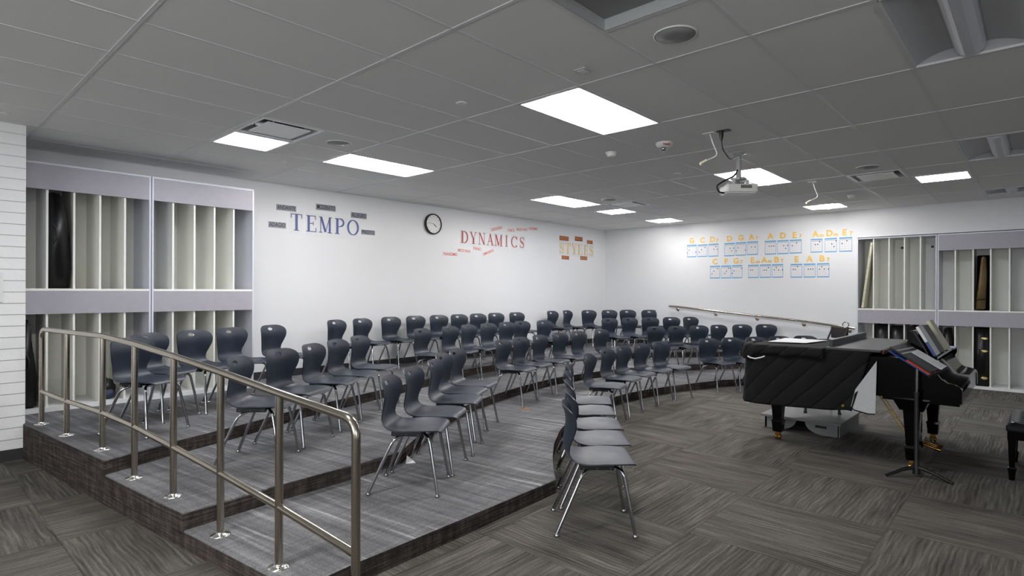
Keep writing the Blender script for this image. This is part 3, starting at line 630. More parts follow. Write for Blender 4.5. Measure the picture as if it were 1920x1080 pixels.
# ------------------------------------------------------------------ chord charts on the side wall
CH = [(2.046, 1.827, 2.283, 2.554), (1.803, 1.587, 2.283, 2.549), (1.565, 1.348, 2.279, 2.553), (1.22, 1.003, 2.274, 2.549), (.981, .77, 2.276, 2.552), (.749, .532, 2.282, 2.555), (.4, .181, 2.276, 2.551), (.161, -.048, 2.275, 2.548), (-.066, -.285, 2.278, 2.545), (-.443, -.648, 2.28, 2.539), (-.684, -.887, 2.275, 2.539), (-.928, -1.136, 2.274, 2.539),
      (1.526, 1.31, 1.815, 2.083), (1.288, 1.077, 1.815, 2.082), (1.058, .845, 1.816, 2.084), (.726, .516, 1.817, 2.083), (.496, .282, 1.817, 2.083), (.262, .052, 1.817, 2.082), (-.087, -.296, 1.812, 2.077), (-.322, -.527, 1.811, 2.075), (-.554, -.763, 1.811, 2.076)]
CN = ['G', 'C', 'D7', 'D', 'G', 'A7', 'A', 'D', 'E7', 'Am', 'Dm', 'E7', 'C', 'F', 'G7', 'Em', 'Am', 'B7', 'E', 'A', 'B7']
CD = [[(.23,.42),(.05,.63),(.93,.6)], [(.75,.25),(.4,.42),(.2,.62)], [(.75,.25),(.57,.43),(.9,.45)], [(.57,.4),(.9,.4),(.73,.6)], [(.22,.4),(.05,.62),(.95,.6)], [(.4,.4),(.75,.42)], [(.4,.4),(.6,.4),(.8,.4)], [(.57,.4),(.92,.4),(.75,.6)], [(.6,.25),(.23,.42)],
      [(.77,.22),(.4,.42),(.6,.41)], [(.95,.22),(.6,.42),(.78,.62)], [(.6,.25),(.22,.43)], [(.77,.25),(.4,.42),(.2,.62)], [(.75,.22),(.95,.22),(.57,.43),(.38,.62)], [(.95,.25),(.22,.43),(.05,.62)], [(.23,.4),(.42,.4)], [(.78,.25),(.4,.43),(.6,.43)], [(.4,.25),(.22,.42),(.6,.43),(.95,.43)], [(.6,.2),(.23,.4),(.4,.4)], [(.4,.4),(.6,.4),(.8,.4)], [(.4,.25),(.22,.42),(.6,.42),(.93,.42)]]
trio = ['first', 'second', 'third', 'last']; rowl = ['upper', 'lower']
for k, ((ya, yb, z0, z1), nm, dots) in enumerate(zip(CH, CN, CD)):
    row = 0 if k < 12 else 1; kk = k if row == 0 else k-12; g = trio[kk//3] if not (row and kk//3 == 2) else 'last'; pos = ['left', 'middle', 'right'][kk % 3]
    W = ya-yb; h = z1-z0; m = MB()
    def bx(u0, u1, v0, v1, d, mi): # u from left (larger y) ; v from top
        m.mi = mi; m.box(-.001-d, -.0005-d+.0006, -u1*W, -u0*W, (1-v1)*h, (1-v0)*h)
    bx(0, 1, 0, 1, .0005, 0); bx(.03, .97, .10, .93, .0012, 1)
    for i in range(6): bx(.07+i*.172, .078+i*.172, .17, .93, .0018, 2)
    for i in range(6): bx(.07, .94, .17+i*.15, .176+i*.15, .0018, 2)
    bx(.07, .94, .155, .175, .0022, 3)
    m.mi = 3
    for u, v in dots: m.lathe([(.011, 0), (.011, .0006)], (-.003, -u*W, (1-v)*h), 10, Matrix.Rotation(-pi/2, 4, 'Y'))
    o = m.build('chord_chart', ['border', 'paper', 'line', 'dot'], None, (XW, ya, z0))
    tag(o, f'blue edged guitar chord chart, {pos} of the {g} trio in the {rowl[row]} row', 'chart', 'guitar chord charts')
    t = tag(empty('chord_letter', (XW, (ya+yb)/2, z1+.085)), f'yellow chord name {nm} above the {pos} chart of the {g} {rowl[row]} trio', 'letter', 'yellow chord names')
    tm = Matrix.Translation((-.003, .02 if len(nm) > 1 else 0, 0)) @ Matrix.Rotation(-pi/2, 4, 'Z') @ Matrix.Rotation(pi/2, 4, 'X')
    text_mesh('capital', nm[0], .155, 'sty', t, tm, .002, .005)
    if len(nm) > 1: text_mesh('suffix', nm[1:], .10, 'sty', t, Matrix.Translation((0, -.105, -.022)) @ tm, .002, .003)

# ------------------------------------------------------------------ railing on the risers
t = tag(empty('guard_railing', (1.46, .8, 0)), 'stainless steel guard railing with round posts along the left side of the risers', 'railing'); L = V((-1.46, -.8, 0))
PO = [(1.23, 2.949, .32, 1.165, .615), (1.297, 2.288, .32, 1.178, .604), (1.387, 1.555, .32, 1.18, .60), (1.455, .999, .213, 1.151, .572), (1.519, .406, .213, 1.107, .525), (1.59, -.167, .107, 1.053, .467), (1.641, -.794, .107, .999, .417), (1.718, -1.385, 0, .93, .33)]
top = [V((p[0], p[1], p[3])) for p in PO]
rail = smooth_path([V((1.23, 2.949, .9)), top[0]+V((0, 0, .01))] + top[1:-1] + [top[-1]+V((0, 0, .01)), V((1.718, -1.385, .72))], .085, 8)
MB().tube([p+L for p in rail], .021, 14).build('top_rail', 'steel', t)
MB().tube([V((p[0], p[1], p[4]))+L for p in PO], .0195, 12).build('lower_rail', 'steel', t)
for k, p in enumerate(PO):
    zt = p[3]-.01 if 0 < k < 7 else (.90 if k == 0 else .72)
    po = MB().tube([V((p[0], p[1], p[2]))+L, V((p[0], p[1], zt))+L], .021 if k in (0, 7) else .0205, 14).build('post', 'steel', t)
    MB().lathe([(.055, 0), (.055, .003), (.035, .007), (.022, .012), (.0215, .02)], V((p[0], p[1], p[2]))+L, 24).build('flange', 'flange', po)

# ------------------------------------------------------------------ chairs
PROF = [(.262, .425), (.252, .443), (.225, .452), (.17, .452), (.09, .445), (.0, .438), (-.07, .437), (-.125, .444), (-.162, .466), (-.182, .505), (-.184, .56), (-.176, .62), (-.170, .67), (-.174, .72), (-.187, .762), (-.202, .797)]
HW = [.140, .172, .196, .214, .222, .216, .202, .186, .172, .163, .171, .194, .212, .219, .218, .07]
def shell_mesh():
    P = [V((a, b)) for a, b in PROF]; s = [0]
    for a, b in zip(P, P[1:]): s.append(s[-1]+(b-a).length)
    def cr(arr, t):   # Catmull-Rom over arc length
        t = max(0, min(s[-1]-1e-6, t)); i = max(k for k in range(len(s)-1) if s[k] <= t); u = (t-s[i])/(s[i+1]-s[i])
        p0, p1, p2, p3 = arr[max(i-1, 0)], arr[i], arr[i+1], arr[min(i+2, len(arr)-1)]
        return .5*((2*p1)+(p2-p0)*u+(2*p0-5*p1+4*p2-p3)*u*u+(3*p1-p0-3*p2+p3)*u*u*u)
    Lg = s[-1]; n = 46; out = []
    def hw(t):
        e = Lg-t
        if e < .105: return .217*max(0, 1-((.105-e)/.105)**2.35)**(1/2.35)
        return cr(HW[:-1]+[.2], t)
    ts = [Lg*i/n for i in range(n+1)]; ts = [q for q in ts if q < Lg-.095] + [Lg-.10*(1-sin(k*pi/2/13)) for k in range(0, 13)]
    ts = sorted(ts); ts = [q for q in ts if q < Lg-1e-4]
    left = [(q, hw(q)) for q in ts]; right = [(q, -hw(q)) for q in reversed(ts)]
    # rounded front corners
    front = [(0.0, .165), (0, .1), (0, .05), (0, 0), (0, -.05), (0, -.1)]
    outline = [V(p) for p in left] + [V((Lg, 0))] + [V(p) for p in right] + [V((0, w)) for w in (-.09, -.045, 0, .045, .09)]
    th = Lg-.050; hole = [V((th+.019*sin(2*pi*k/20), .042*cos(2*pi*k/20))) for k in range(20)]
    pts = outline + hole; no = len(outline); edges = [(i, (i+1) % no) for i in range(no)] + [(no+i, no+(i+1) % 20) for i in range(20)]
    for i in range(1, n):
        q = Lg*i/n; h = hw(q)
        for k in range(-9, 10):
            w = k/9.5*h
            if abs(w) < h-.008 and ((q-th)/.026)**2+(w/.052)**2 > 1: pts.append(V((q, w)))
    res = delaunay_2d_cdt(pts, edges, [], 0, 1e-6); vs, fs = res[0], res[2]
    bm = bmesh.new(); bv = []
    for v in vs:
        q, w = v; p = V((cr([a.x for a in P], q), cr([a.y for a in P], q))); p2 = V((cr([a.x for a in P], q+.004), cr([a.y for a in P], q+.004))); p1 = V((cr([a.x for a in P], q-.004), cr([a.y for a in P], q-.004)))
        d = (p2-p1).normalized(); nn = V((d.y, -d.x)); u = q/Lg; r = abs(w)/.22
        if u < .42: k = .014*r*r*max(0, min(1, (u-.08)/.2))
        else: k = .014*r*r + (.036*r*r)*min(1, (u-.42)/.3)
        if nn.x < 0 and u > .5: nn = -nn
        p = p+nn*k; bv.append(bm.verts.new((p.x, w, p.y)))
    for f in fs:
        c = sum((vs[i] for i in f), V((0, 0)))/len(f)
        if ((c.x-th)/.019)**2+(c.y/.042)**2 < .93: continue
        if abs(c.y) > hw(c.x)+.0005: continue
        try: bm.faces.new([bv[i] for i in f])
        except ValueError: pass
    for v in list(bm.verts):
        if not v.link_faces: bm.verts.remove(v)
    bmesh.ops.recalc_face_normals(bm, faces=bm.faces)
    bm.faces.ensure_lookup_table(); f0 = min(bm.faces, key=lambda f: (f.calc_center_median()-V((.1, 0, .44))).length)
    if f0.normal.z > 0: bmesh.ops.reverse_faces(bm, faces=bm.faces)
    # thickness downwards / backwards with a rim
    top = list(bm.faces); ret = bmesh.ops.duplicate(bm, geom=list(bm.verts)+list(bm.edges)+top)
    newv = [g for g in ret['geom'] if isinstance(g, bmesh.types.BMVert)]
    vm = ret['vert_map']; newset = set(newv)
    bm.normal_update()
    old = [v for v in bm.verts if v not in newset]
    for v in old:
        w2 = vm[v]; w2.co = v.co + v.normal*.008
    for e in [e for e in bm.edges if e.is_boundary and e.verts[0] not in newset]:
        a, b = e.verts; f = e.link_faces[0]
        try: bm.faces.new([a, b, vm[b], vm[a]])
        except ValueError: pass
    bmesh.ops.recalc_face_normals(bm, faces=bm.faces)
    for f in bm.faces: f.smooth = True
    for e in bm.edges:
        if len(e.link_faces) == 2 and e.calc_face_angle(0) > R(50): e.smooth = False
    return bm
def make_chair():
    t = empty('school_chair'); m = MB(); m.bm.free(); m.bm = shell_mesh(); m.build('seat_shell', 'shell', t)
    for s in (-1, 1):
        o = MB().box(-.10, .12, s*.152-.012, s*.152+.012, .400, .434, bev=.006).build('side_rail', 'black', t)
        mm = MB()
        for x in (-.075, .01, .095): mm.lathe([(.005, 0), (.005, .0025)], (x, s*(.1645) if s > 0 else -.167, .412), 8, Matrix.Rotation(-pi/2, 4, 'X'))
        mm.build('rivet', 'chrome', o)
    MB().box(-.10, .12, -.141, .141, .414, .424).build('underframe', 'black', t)
    for sx, s in ((1, 1), (1, -1), (-1, 1), (-1, -1)):
        if sx > 0: pth = [(.243, s*.212, .012), (.172, s*.166, .40), (.12, s*.10, .408), (.11, 0, .408)]
        else: pth = [(-.246, s*.212, .012), (-.085, s*.166, .372), (-.03, s*.12, .402), (-.02, 0, .405)]
        l = MB().tube(smooth_path(pth, .045, 6), .0115, 10).build('leg', 'chrome', t)
        MB().lathe([(.014, 0), (.018, .003), (.016, .010), (.0125, .018)], (pth[0][0], pth[0][1], 0), 12).build('glide', 'chrome', l)
    return t
proto = make_chair(); used = [False]
def place(x, y, f, z, label, group):
    if not used[0]: o = proto; used[0] = True
    else: o = copy_tree(proto)
    o.location = (x, y, z); o.rotation_euler = (0, 0, R(f)); tag(o, label, 'chair', group)
OR = ['first', 'second', 'third', 'fourth', 'fifth', 'sixth', 'seventh', 'eighth', 'ninth']
ROWS = [
 (0.32, [((1.79, 1.99, -62), (2.05, 2.48, -62), (2.49, 2.62, -66), (2.93, 2.79, -66), (3.47, 2.94, -64)),
        ((4.66, 3.54, -66), (5.14, 3.65, -72), (5.73, 3.78, -80), (6.25, 3.83, -84), (6.73, 3.81, -86), (7.19, 3.80, -86), (7.66, 3.81, -88), (8.14, 3.82, -90), (8.67, 3.77, -91)),
        ((9.85, 3.80, -84), (10.37, 3.79, -80), (10.82, 3.59, -104), (11.22, 3.33, -110), (11.63, 3.12, -116), (11.94, 2.75, -124))],
  ['navy chair on the top riser by the left cubbies', 'navy chair against the back wall under TEMPO and DYNAMICS', 'navy chair on the top riser under STYLES'], 'navy chairs on the top riser'),
 (0.213, [((2.24, 0.81, -46), (2.72, 1.16, -64), (3.18, 1.43, -57), (3.60, 1.70, -60), (4.05, 1.98, -61)),
        ((5.34, 2.48, -72), (5.97, 2.63, -76), (6.44, 2.73, -77), (6.90, 2.77, -82), (7.36, 2.80, -87), (7.81, 2.86, -88), (8.27, 2.74, -91)),
        ((9.85, 2.42, -103), (10.34, 2.27, -105), (10.77, 2.07, -114), (11.15, 1.80, -115), (11.55, 1.56, -109))],
  ['navy chair on the middle riser next to the guard railing', 'navy chair in the centre run of the middle riser', 'navy chair on the middle riser near the side wall handrail'], 'navy chairs on the middle riser'),
 (0.107, [((2.87, -0.29, -52), (3.27, -0.03, -57), (3.74, 0.25, -55), (4.10, 0.56, -61), (4.49, 0.80, -63)),
        ((5.68, 1.27, -74), (6.16, 1.40, -78), (6.65, 1.47, -79), (7.19, 1.54, -85), (7.65, 1.53, -87), (8.30, 1.54, -89)),
        ((9.62, 1.30, -108), (10.03, 1.10, -110), (10.50, 0.91, -116), (10.96, 0.72, -111), (11.37, 0.46, -124), (11.79, 0.17, -132))],
  ['navy chair on the lowest riser in the near left bunch', 'navy chair in the centre run of the lowest riser', 'navy chair on the lowest riser below the handrail'], 'navy chairs on the lowest riser'),
 (0, [((3.43, -1.50, -48.8), (3.81, -1.24, -49), (4.18, -0.95, -50), (4.60, -0.62, -52), (5.00, -0.33, -55)),
        ((5.90, 0.08, -72), (6.54, 0.26, -81), (7.02, 0.33, -85), (7.52, 0.35, -90), (8.00, 0.31, -96)),
        ((9.02, 0.06, -110), (9.43, -0.14, -113), (9.84, -0.36, -115), (10.27, -0.59, -122), (10.65, -0.85, -133))],
  ['navy chair on the floor beside the riser corner', 'navy chair on the floor in the middle of the front row', 'navy chair on the floor behind the covered piano'], 'navy chairs on the floor'),
]

for z, groups, names, gp in ROWS:
    for gi, (g, nm) in enumerate(zip(groups, names)):
        for k, (x, y, f) in enumerate(g):
            side = 'left'
            if z == 0 and gi == 0: lab = f'{nm}, ' + ('nearest the camera' if k == 0 else f'{OR[k]} from the camera')
            elif k == len(g)-1: lab = f'{nm}, rightmost of {len(g)}'
            elif k == 0: lab = f'{nm}, leftmost of {len(g)}'
            else: lab = f'{nm}, {OR[k]} from the left'
            place(x, y, f, z, lab, gp)

# ------------------------------------------------------------------ grand piano
t = tag(empty('grand_piano', (6.96, -2.3, 0)), 'black grand piano partly under a quilted cover', 'piano'); L = V((-6.96, 2.3, 0))
def rel(p): return V(p)+L
OUT = [(6.2, -2.84), (7.72, -2.84), (7.72, -2.38), (7.67, -2.18), (7.52, -1.95), (7.28, -1.76), (7.05, -1.62), (6.88, -1.52), (6.7, -1.45), (6.5, -1.42), (6.33, -1.44), (6.23, -1.5), (6.2, -1.6)]
m = MB(); m.prism(OUT, .62, .965, lambda p, z: rel((p[0], p[1], z))); m.build('rim', 'gloss', t)
m = MB(); m.prism([(p[0], min(p[1], 9)) for p in OUT[2:]] + [(6.2, -2.55), (7.72, -2.55)], .97, .995, lambda p, z: rel((p[0], p[1], z))); m.build('lid', 'gloss', t)
o = MB().box(*[c for a in ((6.19, 7.76), (-2.64, -2.2)) for c in a], 1.0, 1.022, Matrix.Translation(L), bev=.003).build('folded_lid_flap', 'satin', t)
MB().box(6.30, 7.70, -2.235, -2.2, 1.022, 1.085, Matrix.Translation(L), bev=.003).build('lid_lip', 'satin', o)
MB().box(6.25, 7.7, -2.652, -2.64, .985, 1.016, Matrix.Translation(L)).build('hinge_strip', 'wood', o)
CHK = [(-2.84, .62), (-3.205, .62), (-3.205, .735), (-3.19, .76), (-3.16, .772), (-3.11, .782), (-3.07, .81), (-3.035, .86), (-3.03, .90), (-3.045, .93), (-3.045, .965), (-2.84, .965)]
for x0, x1 in ((6.2, 6.275), (7.645, 7.72)):
    m = MB(); m.prism(CHK, x0, x1, lambda p, x: rel((x, p[0], p[1]))); m.build('cheek', 'gloss', t)
m = MB(); m.prism([(-2.84, .62), (-3.2, .62), (-3.2, .70), (-2.84, .70)], 6.276, 7.644, lambda p, x: rel((x, p[0], p[1]))); m.box(6.205, 7.715, -3.19, -2.65, .597, .6195, Matrix.Translation(L)); m.build('key_bed', 'gloss', t)
FB = [(-2.86, .94), (-2.93, .945), (-3.0, .915), (-3.045, .86), (-3.085, .80), (-3.12, .782), (-3.19, .772), (-3.203, .76), (-3.203, .705), (-2.86, .705)]
m = MB(); m.prism(FB, 6.28, 7.64, lambda p, x: rel((x, p[0], p[1])))
for f in m.bm.faces: f.smooth = abs(f.normal.x) < .5 if f.normal.length else True
m.build('fallboard', 'gloss2', t)
MB().box(6.276, 7.644, -2.94, -2.66, .945, .966, Matrix.Translation(L)).build('music_shelf', 'gloss', t)
m = MB(); m.prism([(-3.0, .966), (-2.875, 1.2), (-2.85, 1.2), (-2.975, .966)], 6.3, 7.6, lambda p, x: rel((min(x, 7.42), p[0], p[1])))
md = m.build('music_desk', 'gloss', t)
m = MB(); m.prism([(-2.985, .966), (-2.862, 1.195), (-2.835, 1.195), (-2.80, .966)], 6.28, 6.30, lambda p, x: rel((x, p[0], p[1]))); m.build('side_prop', 'gloss', md)
MB().box(6.3, 7.42, -3.03, -2.99, .966, .985, Matrix.Translation(L)).build('ledge', 'gloss', md)
for (x, y) in ((6.29, -2.86), (7.57, -2.86), (6.575, -1.66)):
    m = MB()
    def taper(z0, z1, a, b):
        q = [rel((x+sx*c/2, y+sy*c/2, z)) for z, c in ((z0, a), (z1, b)) for sx, sy in ((-1, -1), (1, -1), (1, 1), (-1, 1))]
        vs = [m.bm.verts.new(v) for v in q]
        for i in range(4): m.bm.faces.new([vs[i], vs[(i+1) % 4], vs[4+(i+1) % 4], vs[4+i]])
        m.bm.faces.new(vs[:4][::-1]); m.bm.faces.new(vs[4:])
    taper(.085, .19, .085, .10); taper(.19, .21, .11, .105); taper(.21, .52, .085, .125); taper(.52, .62, .17, .26)
    lg = m.build('leg', 'gloss', t)
    m = MB().box(x-.028, x+.028, y-.022, y+.022, .05, .085, Matrix.Translation(L), bev=.004)
    for s in (-1, 1): m.lathe([(.028, -.008), (.028, .008)], rel((x+s*.0, y+s*.016, .028)), 18, Matrix.Rotation(pi/2, 4, 'X'))
    m.box(x-.012, x+.012, y-.03, y+.03, .024, .052, Matrix.Translation(L)); m.build('caster', 'brass', lg)
m = MB().box(6.93, 7.09, -2.83, -2.74, .13, .62, Matrix.Translation(L), bev=.01).box(6.88, 7.14, -2.86, -2.72, .07, .13, Matrix.Translation(L), bev=.008)
ly = m.build('pedal_lyre', 'gloss', t)
for x in (6.94, 7.01, 7.08):
    MB().tube([rel((x, -2.84, .10)), rel((x, -2.92, .075)), rel((x, -2.99, .06))], .01, 8, [.008, .011, .022]).build('pedal', 'brass', ly)
for x in (6.95, 7.07): MB().tube([rel((x, -2.74, .12)), rel((x, -2.42, .63))], .006, 6).build('brace_rod', 'brass', ly)
# things on the piano
def book(x, y, z, w, h, th, lean, mats, label, name='music_book', cat='book', grp='books on the piano desk'):
    b = tag(empty(name, (x, y, z)), label, cat, grp); b.rotation_euler = (R(-lean), 0, 0)
    MB().box(0, w, -th+.003, -.003, .003, h-.003).build('pages', mats[0], b)
    MB().box(0, w+.002, -th, -th+.003, 0, h).box(0, w+.002, -.003, 0, 0, h).box(-.003, 0, -th, 0, 0, h).build('cover', mats[1], b)
    return b
b1 = book(6.33, -3.002, .986, .24, .275, .022, 28, ('paper', 'paper'), 'thick white book with blue spine leaning at the left of the piano desk')
MB().box(-.006, -.003, -.022, 0, 0, .13).build('blue_spine', 'blue', b1)
book(6.62, -3.003, .986, .33, .27, .012, 28, ('black', 'black'), 'black folder leaning at the middle of the piano desk', 'folder', 'folder')
book(7.03, -3.003, .986, .24, .30, .03, 28, ('cream', 'cream'), 'cream book leaning at the right of the piano desk')
o = MB().box(-.13, .13, -.09, .09, 0, .014, bev=.002).build('notebook', 'lblue', None, (7.60, -2.95, .9665)); tag(o, 'pale blue notebook lying flat on the far end of the piano', 'notebook')
# quilted cover
t = tag(empty('piano_cover', (6.9, -2.0, 0)), 'black quilted cover draped over the back half of the piano', 'cover'); L = V((-6.9, 2.0, 0))
path = [(6.185, -2.57), (6.185, -2.3), (6.185, -2.0), (6.185, -1.75), (6.19, -1.58), (6.225, -1.475), (6.32, -1.425), (6.5, -1.40), (6.7, -1.43), (6.89, -1.505), (7.06, -1.605), (7.29, -1.745), (7.535, -1.94), (7.69, -2.175), (7.74, -2.38), (7.74, -2.5)]
pp = []
for a, b in zip(path, path[1:]):
    n = max(2, int((V(a)-V(b)).length/.02))
    pp += [(a[0]+(b[0]-a[0])*i/n, a[1]+(b[1]-a[1])*i/n) for i in range(n)]
pp.append(path[-1]); NZ = 26; m = MB(); grid = []
for i, p in enumerate(pp):
    a, b = pp[max(i-1, 0)], pp[min(i+1, len(pp)-1)]; d = V((b[0]-a[0], b[1]-a[1])).normalized(); nrm = V((-d.y, d.x))
    if nrm.dot(V(p)-V((6.95, -2.1))) < 0: nrm = -nrm
    s = i*.02; zb = .43+.012*sin(s*5)+(.03 if p[1] < -2.2 else 0)*min(1, (-2.2-p[1])/.3 if p[1] < -2.2 else 0); col = []
    for k in range(NZ+1):
        z = 1.0+(zb-1.0)*k/NZ; q = k/NZ
        out = .004+.02*q**.7+.008*sin(s*9+q*3)*q+.006*noise.noise(V((s*6, z*8, 1)))+.010*math.exp(-((s-1.05)/.10)**2)*q
        x, y = p[0]+nrm.x*out, p[1]+nrm.y*out
        if s < .28: y += .15*q*(1-s/.28)        # the front edge is swept back towards the hem
        col.append(m.bm.verts.new(V((x, y, z))+L))
    grid.append(col)
for A, B in zip(grid, grid[1:]):
    for k in range(NZ): m.bm.faces.new([A[k], B[k], B[k+1], A[k+1]])
for f in m.bm.faces: f.smooth = True
so = m.build('side_drape', 'quilt', t); md = so.modifiers.new('thick', 'SOLIDIFY'); md.thickness = .008; md.offset = -1
m = MB(); m.prism([(p[0], p[1]) for p in pp[::3]], .998, 1.004, lambda p, z: V((p[0], p[1], z))+L); m.build('top_sheet', 'quilt', t)
m = MB(); ring = []
for i, p in enumerate(pp[18:74]):
    a, b = pp[17+i], pp[19+i]; d = V((b[0]-a[0], b[1]-a[1])).normalized(); nrm = V((-d.y, d.x))
    if nrm.dot(V(p)-V((6.95, -2.1))) < 0: nrm = -nrm
    dz = .085+(.07 if p[1] > -1.55 and p[0] < 6.3 else 0)+.008*sin(i*.5)
    ring.append([m.bm.verts.new(V((p[0]+nrm.x*o_, p[1]+nrm.y*o_, z))+L) for o_, z in ((-.06, 1.012), (.012, 1.008), (.03, .99), (.038+.004*sin(i*.9), .95), (.036+.006*sin(i*.9), 1.0-dz))])
for A, B in zip(ring, ring[1:]):
    for k in range(4): m.bm.faces.new([A[k], B[k], B[k+1], A[k+1]])
for f in m.bm.faces: f.smooth = True
to = m.build('upper_fold', 'quilt', t); md = to.modifiers.new('thick', 'SOLIDIFY'); md.thickness = .006
MB().tube([(-.758, .33, .90), (-.760, .37, .882), (-.758, .42, .868), (-.75, .47, .872), (-.735, .505, .885)], .007, 6).build('piping', 'paper', t)
fl = [(-2.615, .93), (-2.45, .66), (-2.415, .50), (-2.44, .475), (-2.55, .455), (-2.605, .46), (-2.61, .7)]
m = MB(); m.prism(fl, 6.162, 6.170, lambda p, x: V((x, p[0], p[1]))+L); m.build('turned_lining', 'liner', t)
MB().tube([V((6.162, p[0], p[1]))+L for p in fl[2:6]], .006, 6).build('hem', 'quilt', t)
MB().lathe([(.012, 0), (.012, .004)], V((6.148, -2.355, .505))+L, 12, Matrix.Rotation(-pi/2, 4, 'Y')).build('snap', 'brass', t)
m = MB(); m.prism([(6.50, -1.58), (7.12, -1.56), (7.10, -1.99), (6.60, -1.92)], 1.0145, 1.0165, lambda p, z: V((p[0], p[1], z)))
tag(m.build('paper_sheet', 'paper'), 'large white paper lying on the covered piano tail', 'paper')
m = MB(); m.prism([(6.95, -2.04), (7.10, -2.04), (7.10, -2.17), (6.95, -2.17)], 1.005, 1.008, lambda p, z: V((p[0], p[1], z)))
tag(m.build('paper_sheet', 'paper'), 'small white paper on the piano cover against the folded lid', 'paper')
# podium and stool under the piano
t = tag(empty('podium', (7.5, -1.74, 0)), 'low grey conductor podium pushed under the piano', 'podium')
MB().box(-.49, .47, -.40, .41, .13, .155, bev=.003).build('top_board', 'podium', t)
m = MB()
def apron(x0, x1, flip):
    pts = [(-.37, .129), (-.37, .0)]; pts = [(.37, .129), (-.37, .129), (-.37, .0)] + [(-.37+.16+.0, .0)] + [(-.21+.0+.17*sin(a), .13*(1-cos(a))) for a in [k*pi/2/8 for k in range(1, 9)]][:8]
    ys = [(-.37, 0), (-.22, 0)] + [(-.22+.18*sin(a), .122*(1-cos(a))) for a in [k*pi/16 for k in range(1, 9)]]
    poly = ys + [(-.04, .13), (-.37, .13)]
    m.prism(poly, x0, x1, lambda p, x: V((x, p[0], p[1]))); m.prism([(-p[0], p[1]) for p in poly], x0, x1, lambda p, x: V((x, p[0]+.01, p[1])))
apron(-.44, -.42, 0); apron(.40, .42, 0)
m.box(-.44, .42, -.38, -.36, 0, .13); m.box(-.44, .42, .36, .38, 0, .13); m.build('side_panel', 'podium', t)
m = MB()
for y in (-.2, .22): m.box(-.446, -.438, y-.055, y+.055, .075, .10, bev=.002)
m.build('hand_hole', 'dark', t)
t = tag(empty('low_stool', (7.65, -1.765, .155)), 'black legged stool standing on the podium under the piano', 'stool')
for x, y in ((7.378, -1.696), (7.552, -2.004), (7.717, -1.524), (7.90, -1.837)):
    l = MB().tube([(x-7.65, y+1.765, .0), ((x-7.65)*.85, (y+1.765)*.85, .36)], .014, 8).build('leg', 'black', t)
    MB().lathe([(.019, 0), (.019, .02)], (x-7.65, y+1.765, 0), 10).build('foot', 'black', l)
MB().lathe([(.25, .36), (.25, .40)], seg=24).build('seat', 'black', t)
# folding chair behind the piano
t = tag(empty('folding_chair', (10.75, -1.08, 0), R(125)), 'dark brown folding chair behind the piano near the handrail end', 'folding chair')
m = MB()
for s in (-.29, .29):
    m.tube(smooth_path([(.28, s, .01), (.0, s, .42), (-.20, s, .95)], .05), .014, 8); m.tube([(-.24, s, .01), (.16, s, .44)], .011, 8)
m.tube([(-.2, -.29, .95), (-.2, .29, .95)], .014, 8); m.build('frame', 'black', t)
MB().box(-.215, -.165, -.28, .28, .77, .965, bev=.012).build('backrest', 'brown', t)
MB().box(-.14, .22, -.27, .27, .43, .455, bev=.01).build('seat', 'brown', t)
# music stand
t = tag(empty('music_stand', (6.089, -2.914, 0)), 'black music stand with folders in front of the piano', 'music stand')
MB().lathe([(.03, .02), (.024, .10), (.016, .14), (.016, .70)], seg=16).build('lower_tube', 'black', t)
MB().lathe([(.010, .68), (.010, .90)], seg=12).build('inner_tube', 'chrome', t)
MB().lathe([(.02, .665), (.02, .70)], seg=14).build('collar', 'black', t)
for a in (135, 255, 15):
    c, s = cos(R(a)), sin(R(a))
    MB().tube([(c*r_, s*r_, z) for r_, z in ((.01, .075), (.06, .07), (.13, .055), (.2, .03), (.26, .012))], .012, 8, [.016, .016, .014, .013, .011]).build('leg', 'black', t)
tilt = Matrix.Translation((-.12, -.023, .975)) @ Matrix.Rotation(R(-7), 4, 'Z') @ Matrix.Rotation(R(32), 4, 'X')
dk = MB().box(-.25, .25, -.165, .165, -.004, 0, tilt).box(-.25, .25, -.170, -.165, -.004, .03, tilt).build('desk', 'black', t)
MB().tube([tilt @ V((.05, 0, -.025)), tilt @ V((.18, 0, -.025))], .016, 8).build('tilt_joint', 'black', t)
MB().lathe([(.008, 0), (.008, .02)], tilt @ V((.11, -.05, -.02)), 8, Matrix.Rotation(pi/2, 4, 'X')).build('knob', 'chrome', t)
tw = Matrix.Translation((6.089, -2.914, 0)) @ tilt
def onstand(name, mat, b, label, cat):
    m = MB().box(*b, tw, bev=.001); o = m.build(name, mat); tag(o, label, cat, 'stack on the music stand'); return o
o = onstand('magazine', 'blue', (-.27, .15, -.160, .15, .002, .010), 'blue magazine lowest on the music stand', 'magazine')
o = onstand('songbook', 'red', (-.265, .16, -.162, .02, .011, .020), 'orange red songbook above the blue magazine on the music stand', 'book')
o = onstand('ring_binder', 'black', (-.235, .22, -.155, .17, .021, .034), 'black binder with pale stripes on the music stand', 'binder')
c = MB().box(-.234, .19, .11, .122, .0345, .036, tw).box(-.234, .19, .07, .082, .0345, .036, tw).build('stripe', 'lgrey', o)
m = MB(); m.box(-.03, .2, -.165, .07, .0375, .039, tw @ Matrix.Rotation(R(4), 4, 'Z')); o = m.build('sheet_music', 'paper'); tag(o, 'white sheet of music on top of the black binder', 'sheet music')
m = MB()
for k in range(12): m.box(.0, .16+.012*sin(k*7), -.14+k*.016, -.1385+k*.016, .0392, .0395, tw @ Matrix.Rotation(R(4), 4, 'Z'))
m.build('printed_line', 'line', o)
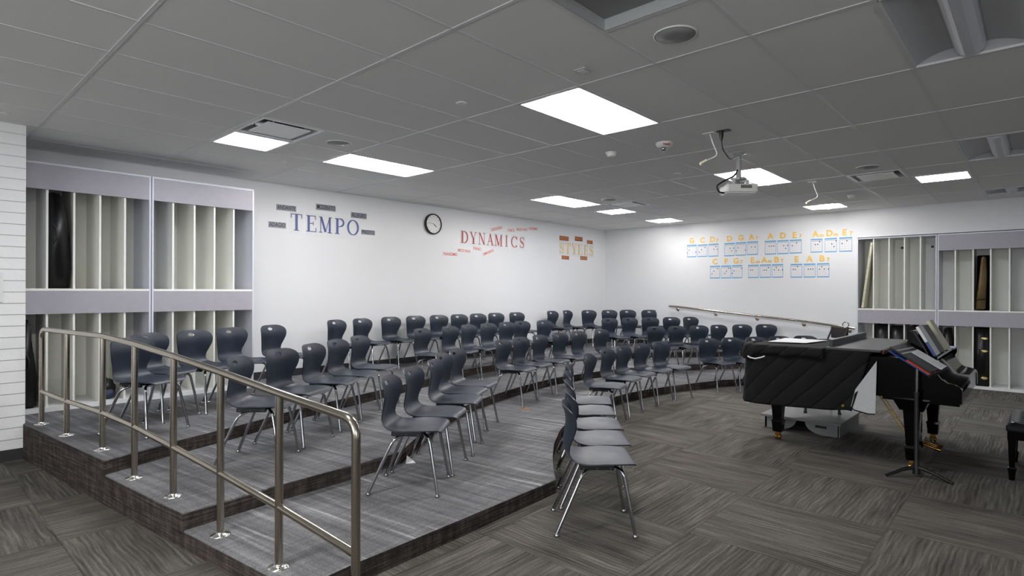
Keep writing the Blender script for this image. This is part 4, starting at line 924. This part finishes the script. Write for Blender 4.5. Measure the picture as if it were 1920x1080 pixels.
# piano bench
t = tag(empty('piano_bench', (6.86, -3.67, 0)), 'black tufted piano bench at the right edge', 'bench')
m = MB(); nx, ny = 44, 24; W2, D2 = .385, .20; g = []
for i in range(nx+1):
    rw = []
    for j in range(ny+1):
        x = -W2+2*W2*i/nx; y = -D2+2*D2*j/ny; e = min(W2-abs(x), D2-abs(y))
        tuft = .5*(1+cos(x*2*pi/.11))*.5*(1+cos(y*2*pi/.10))
        z = .478-.014*tuft**1.5 - .03*max(0, 1-e/.035)**2; rw.append(m.bm.verts.new((x, y, z)))
    g.append(rw)
for i in range(nx):
    for j in range(ny): f = m.bm.faces.new([g[i][j], g[i+1][j], g[i+1][j+1], g[i][j+1]]); f.smooth = True
m.build('tufted_top', 'vinyl', t)
MB().box(-W2-.004, W2+.004, -D2-.004, D2+.004, .40, .452, bev=.012).build('cushion_side', 'vinyl', t)
MB().box(-W2+.005, W2-.005, -D2+.005, D2-.005, .335, .40, bev=.003).build('apron', 'gloss', t)
for sx in (-1, 1):
    for sy in (-1, 1):
        x, y = sx*.345, sy*.165; m = MB()
        for z0, z1, a, b in ((0, .085, .036, .05), (.085, .1, .056, .056), (.1, .34, .036, .055)):
            q = [m.bm.verts.new((x+u*c/2, y+v*c/2, z)) for z, c in ((z0, a), (z1, b)) for u, v in ((-1, -1), (1, -1), (1, 1), (-1, 1))]
            for i in range(4): m.bm.faces.new([q[i], q[(i+1) % 4], q[4+(i+1) % 4], q[4+i]])
            m.bm.faces.new(q[:4][::-1]); m.bm.faces.new(q[4:])
        m.build('leg', 'gloss', t)
# small things on the risers
t = tag(empty('pencil', (5.505, .88, .111), R(-92)), 'orange pencil lying on the lowest riser', 'pencil', 'pencils on the riser')
MB().tube([(-.085, 0, 0), (.07, 0, 0)], .004, 6).build('shaft', 'orange', t)
MB().tube([(.07, 0, 0), (.088, 0, 0)], .004, 6, [.004, .0008]).build('tip', 'wood', t)
t = tag(empty('pencil', (3.583, .489, .111), R(30)), 'red pencil on the lowest riser under the near left chairs', 'pencil', 'pencils on the riser')
MB().tube([(-.06, 0, 0), (.05, 0, 0)], .004, 6).build('shaft', 'red', t)
MB().tube([(.05, 0, 0), (.064, 0, 0)], .004, 6, [.004, .0008]).build('tip', 'wood', t)
m = MB(); m.bm.faces.new([m.bm.verts.new(p) for p in ((-.05, -.02, .002), (.05, .01, .002), (.0, .03, .05))]); m.bm.faces.new([m.bm.verts.new(p) for p in ((-.05, -.02, .002), (.05, .01, .002), (.02, -.06, .001))])
o = m.build('paper_scrap', 'paper', None, (3.223, .19, .107)); md = o.modifiers.new('thick', 'SOLIDIFY'); md.thickness = .001
tag(o, 'folded white paper scrap on the lowest riser by the middle riser corner', 'paper')
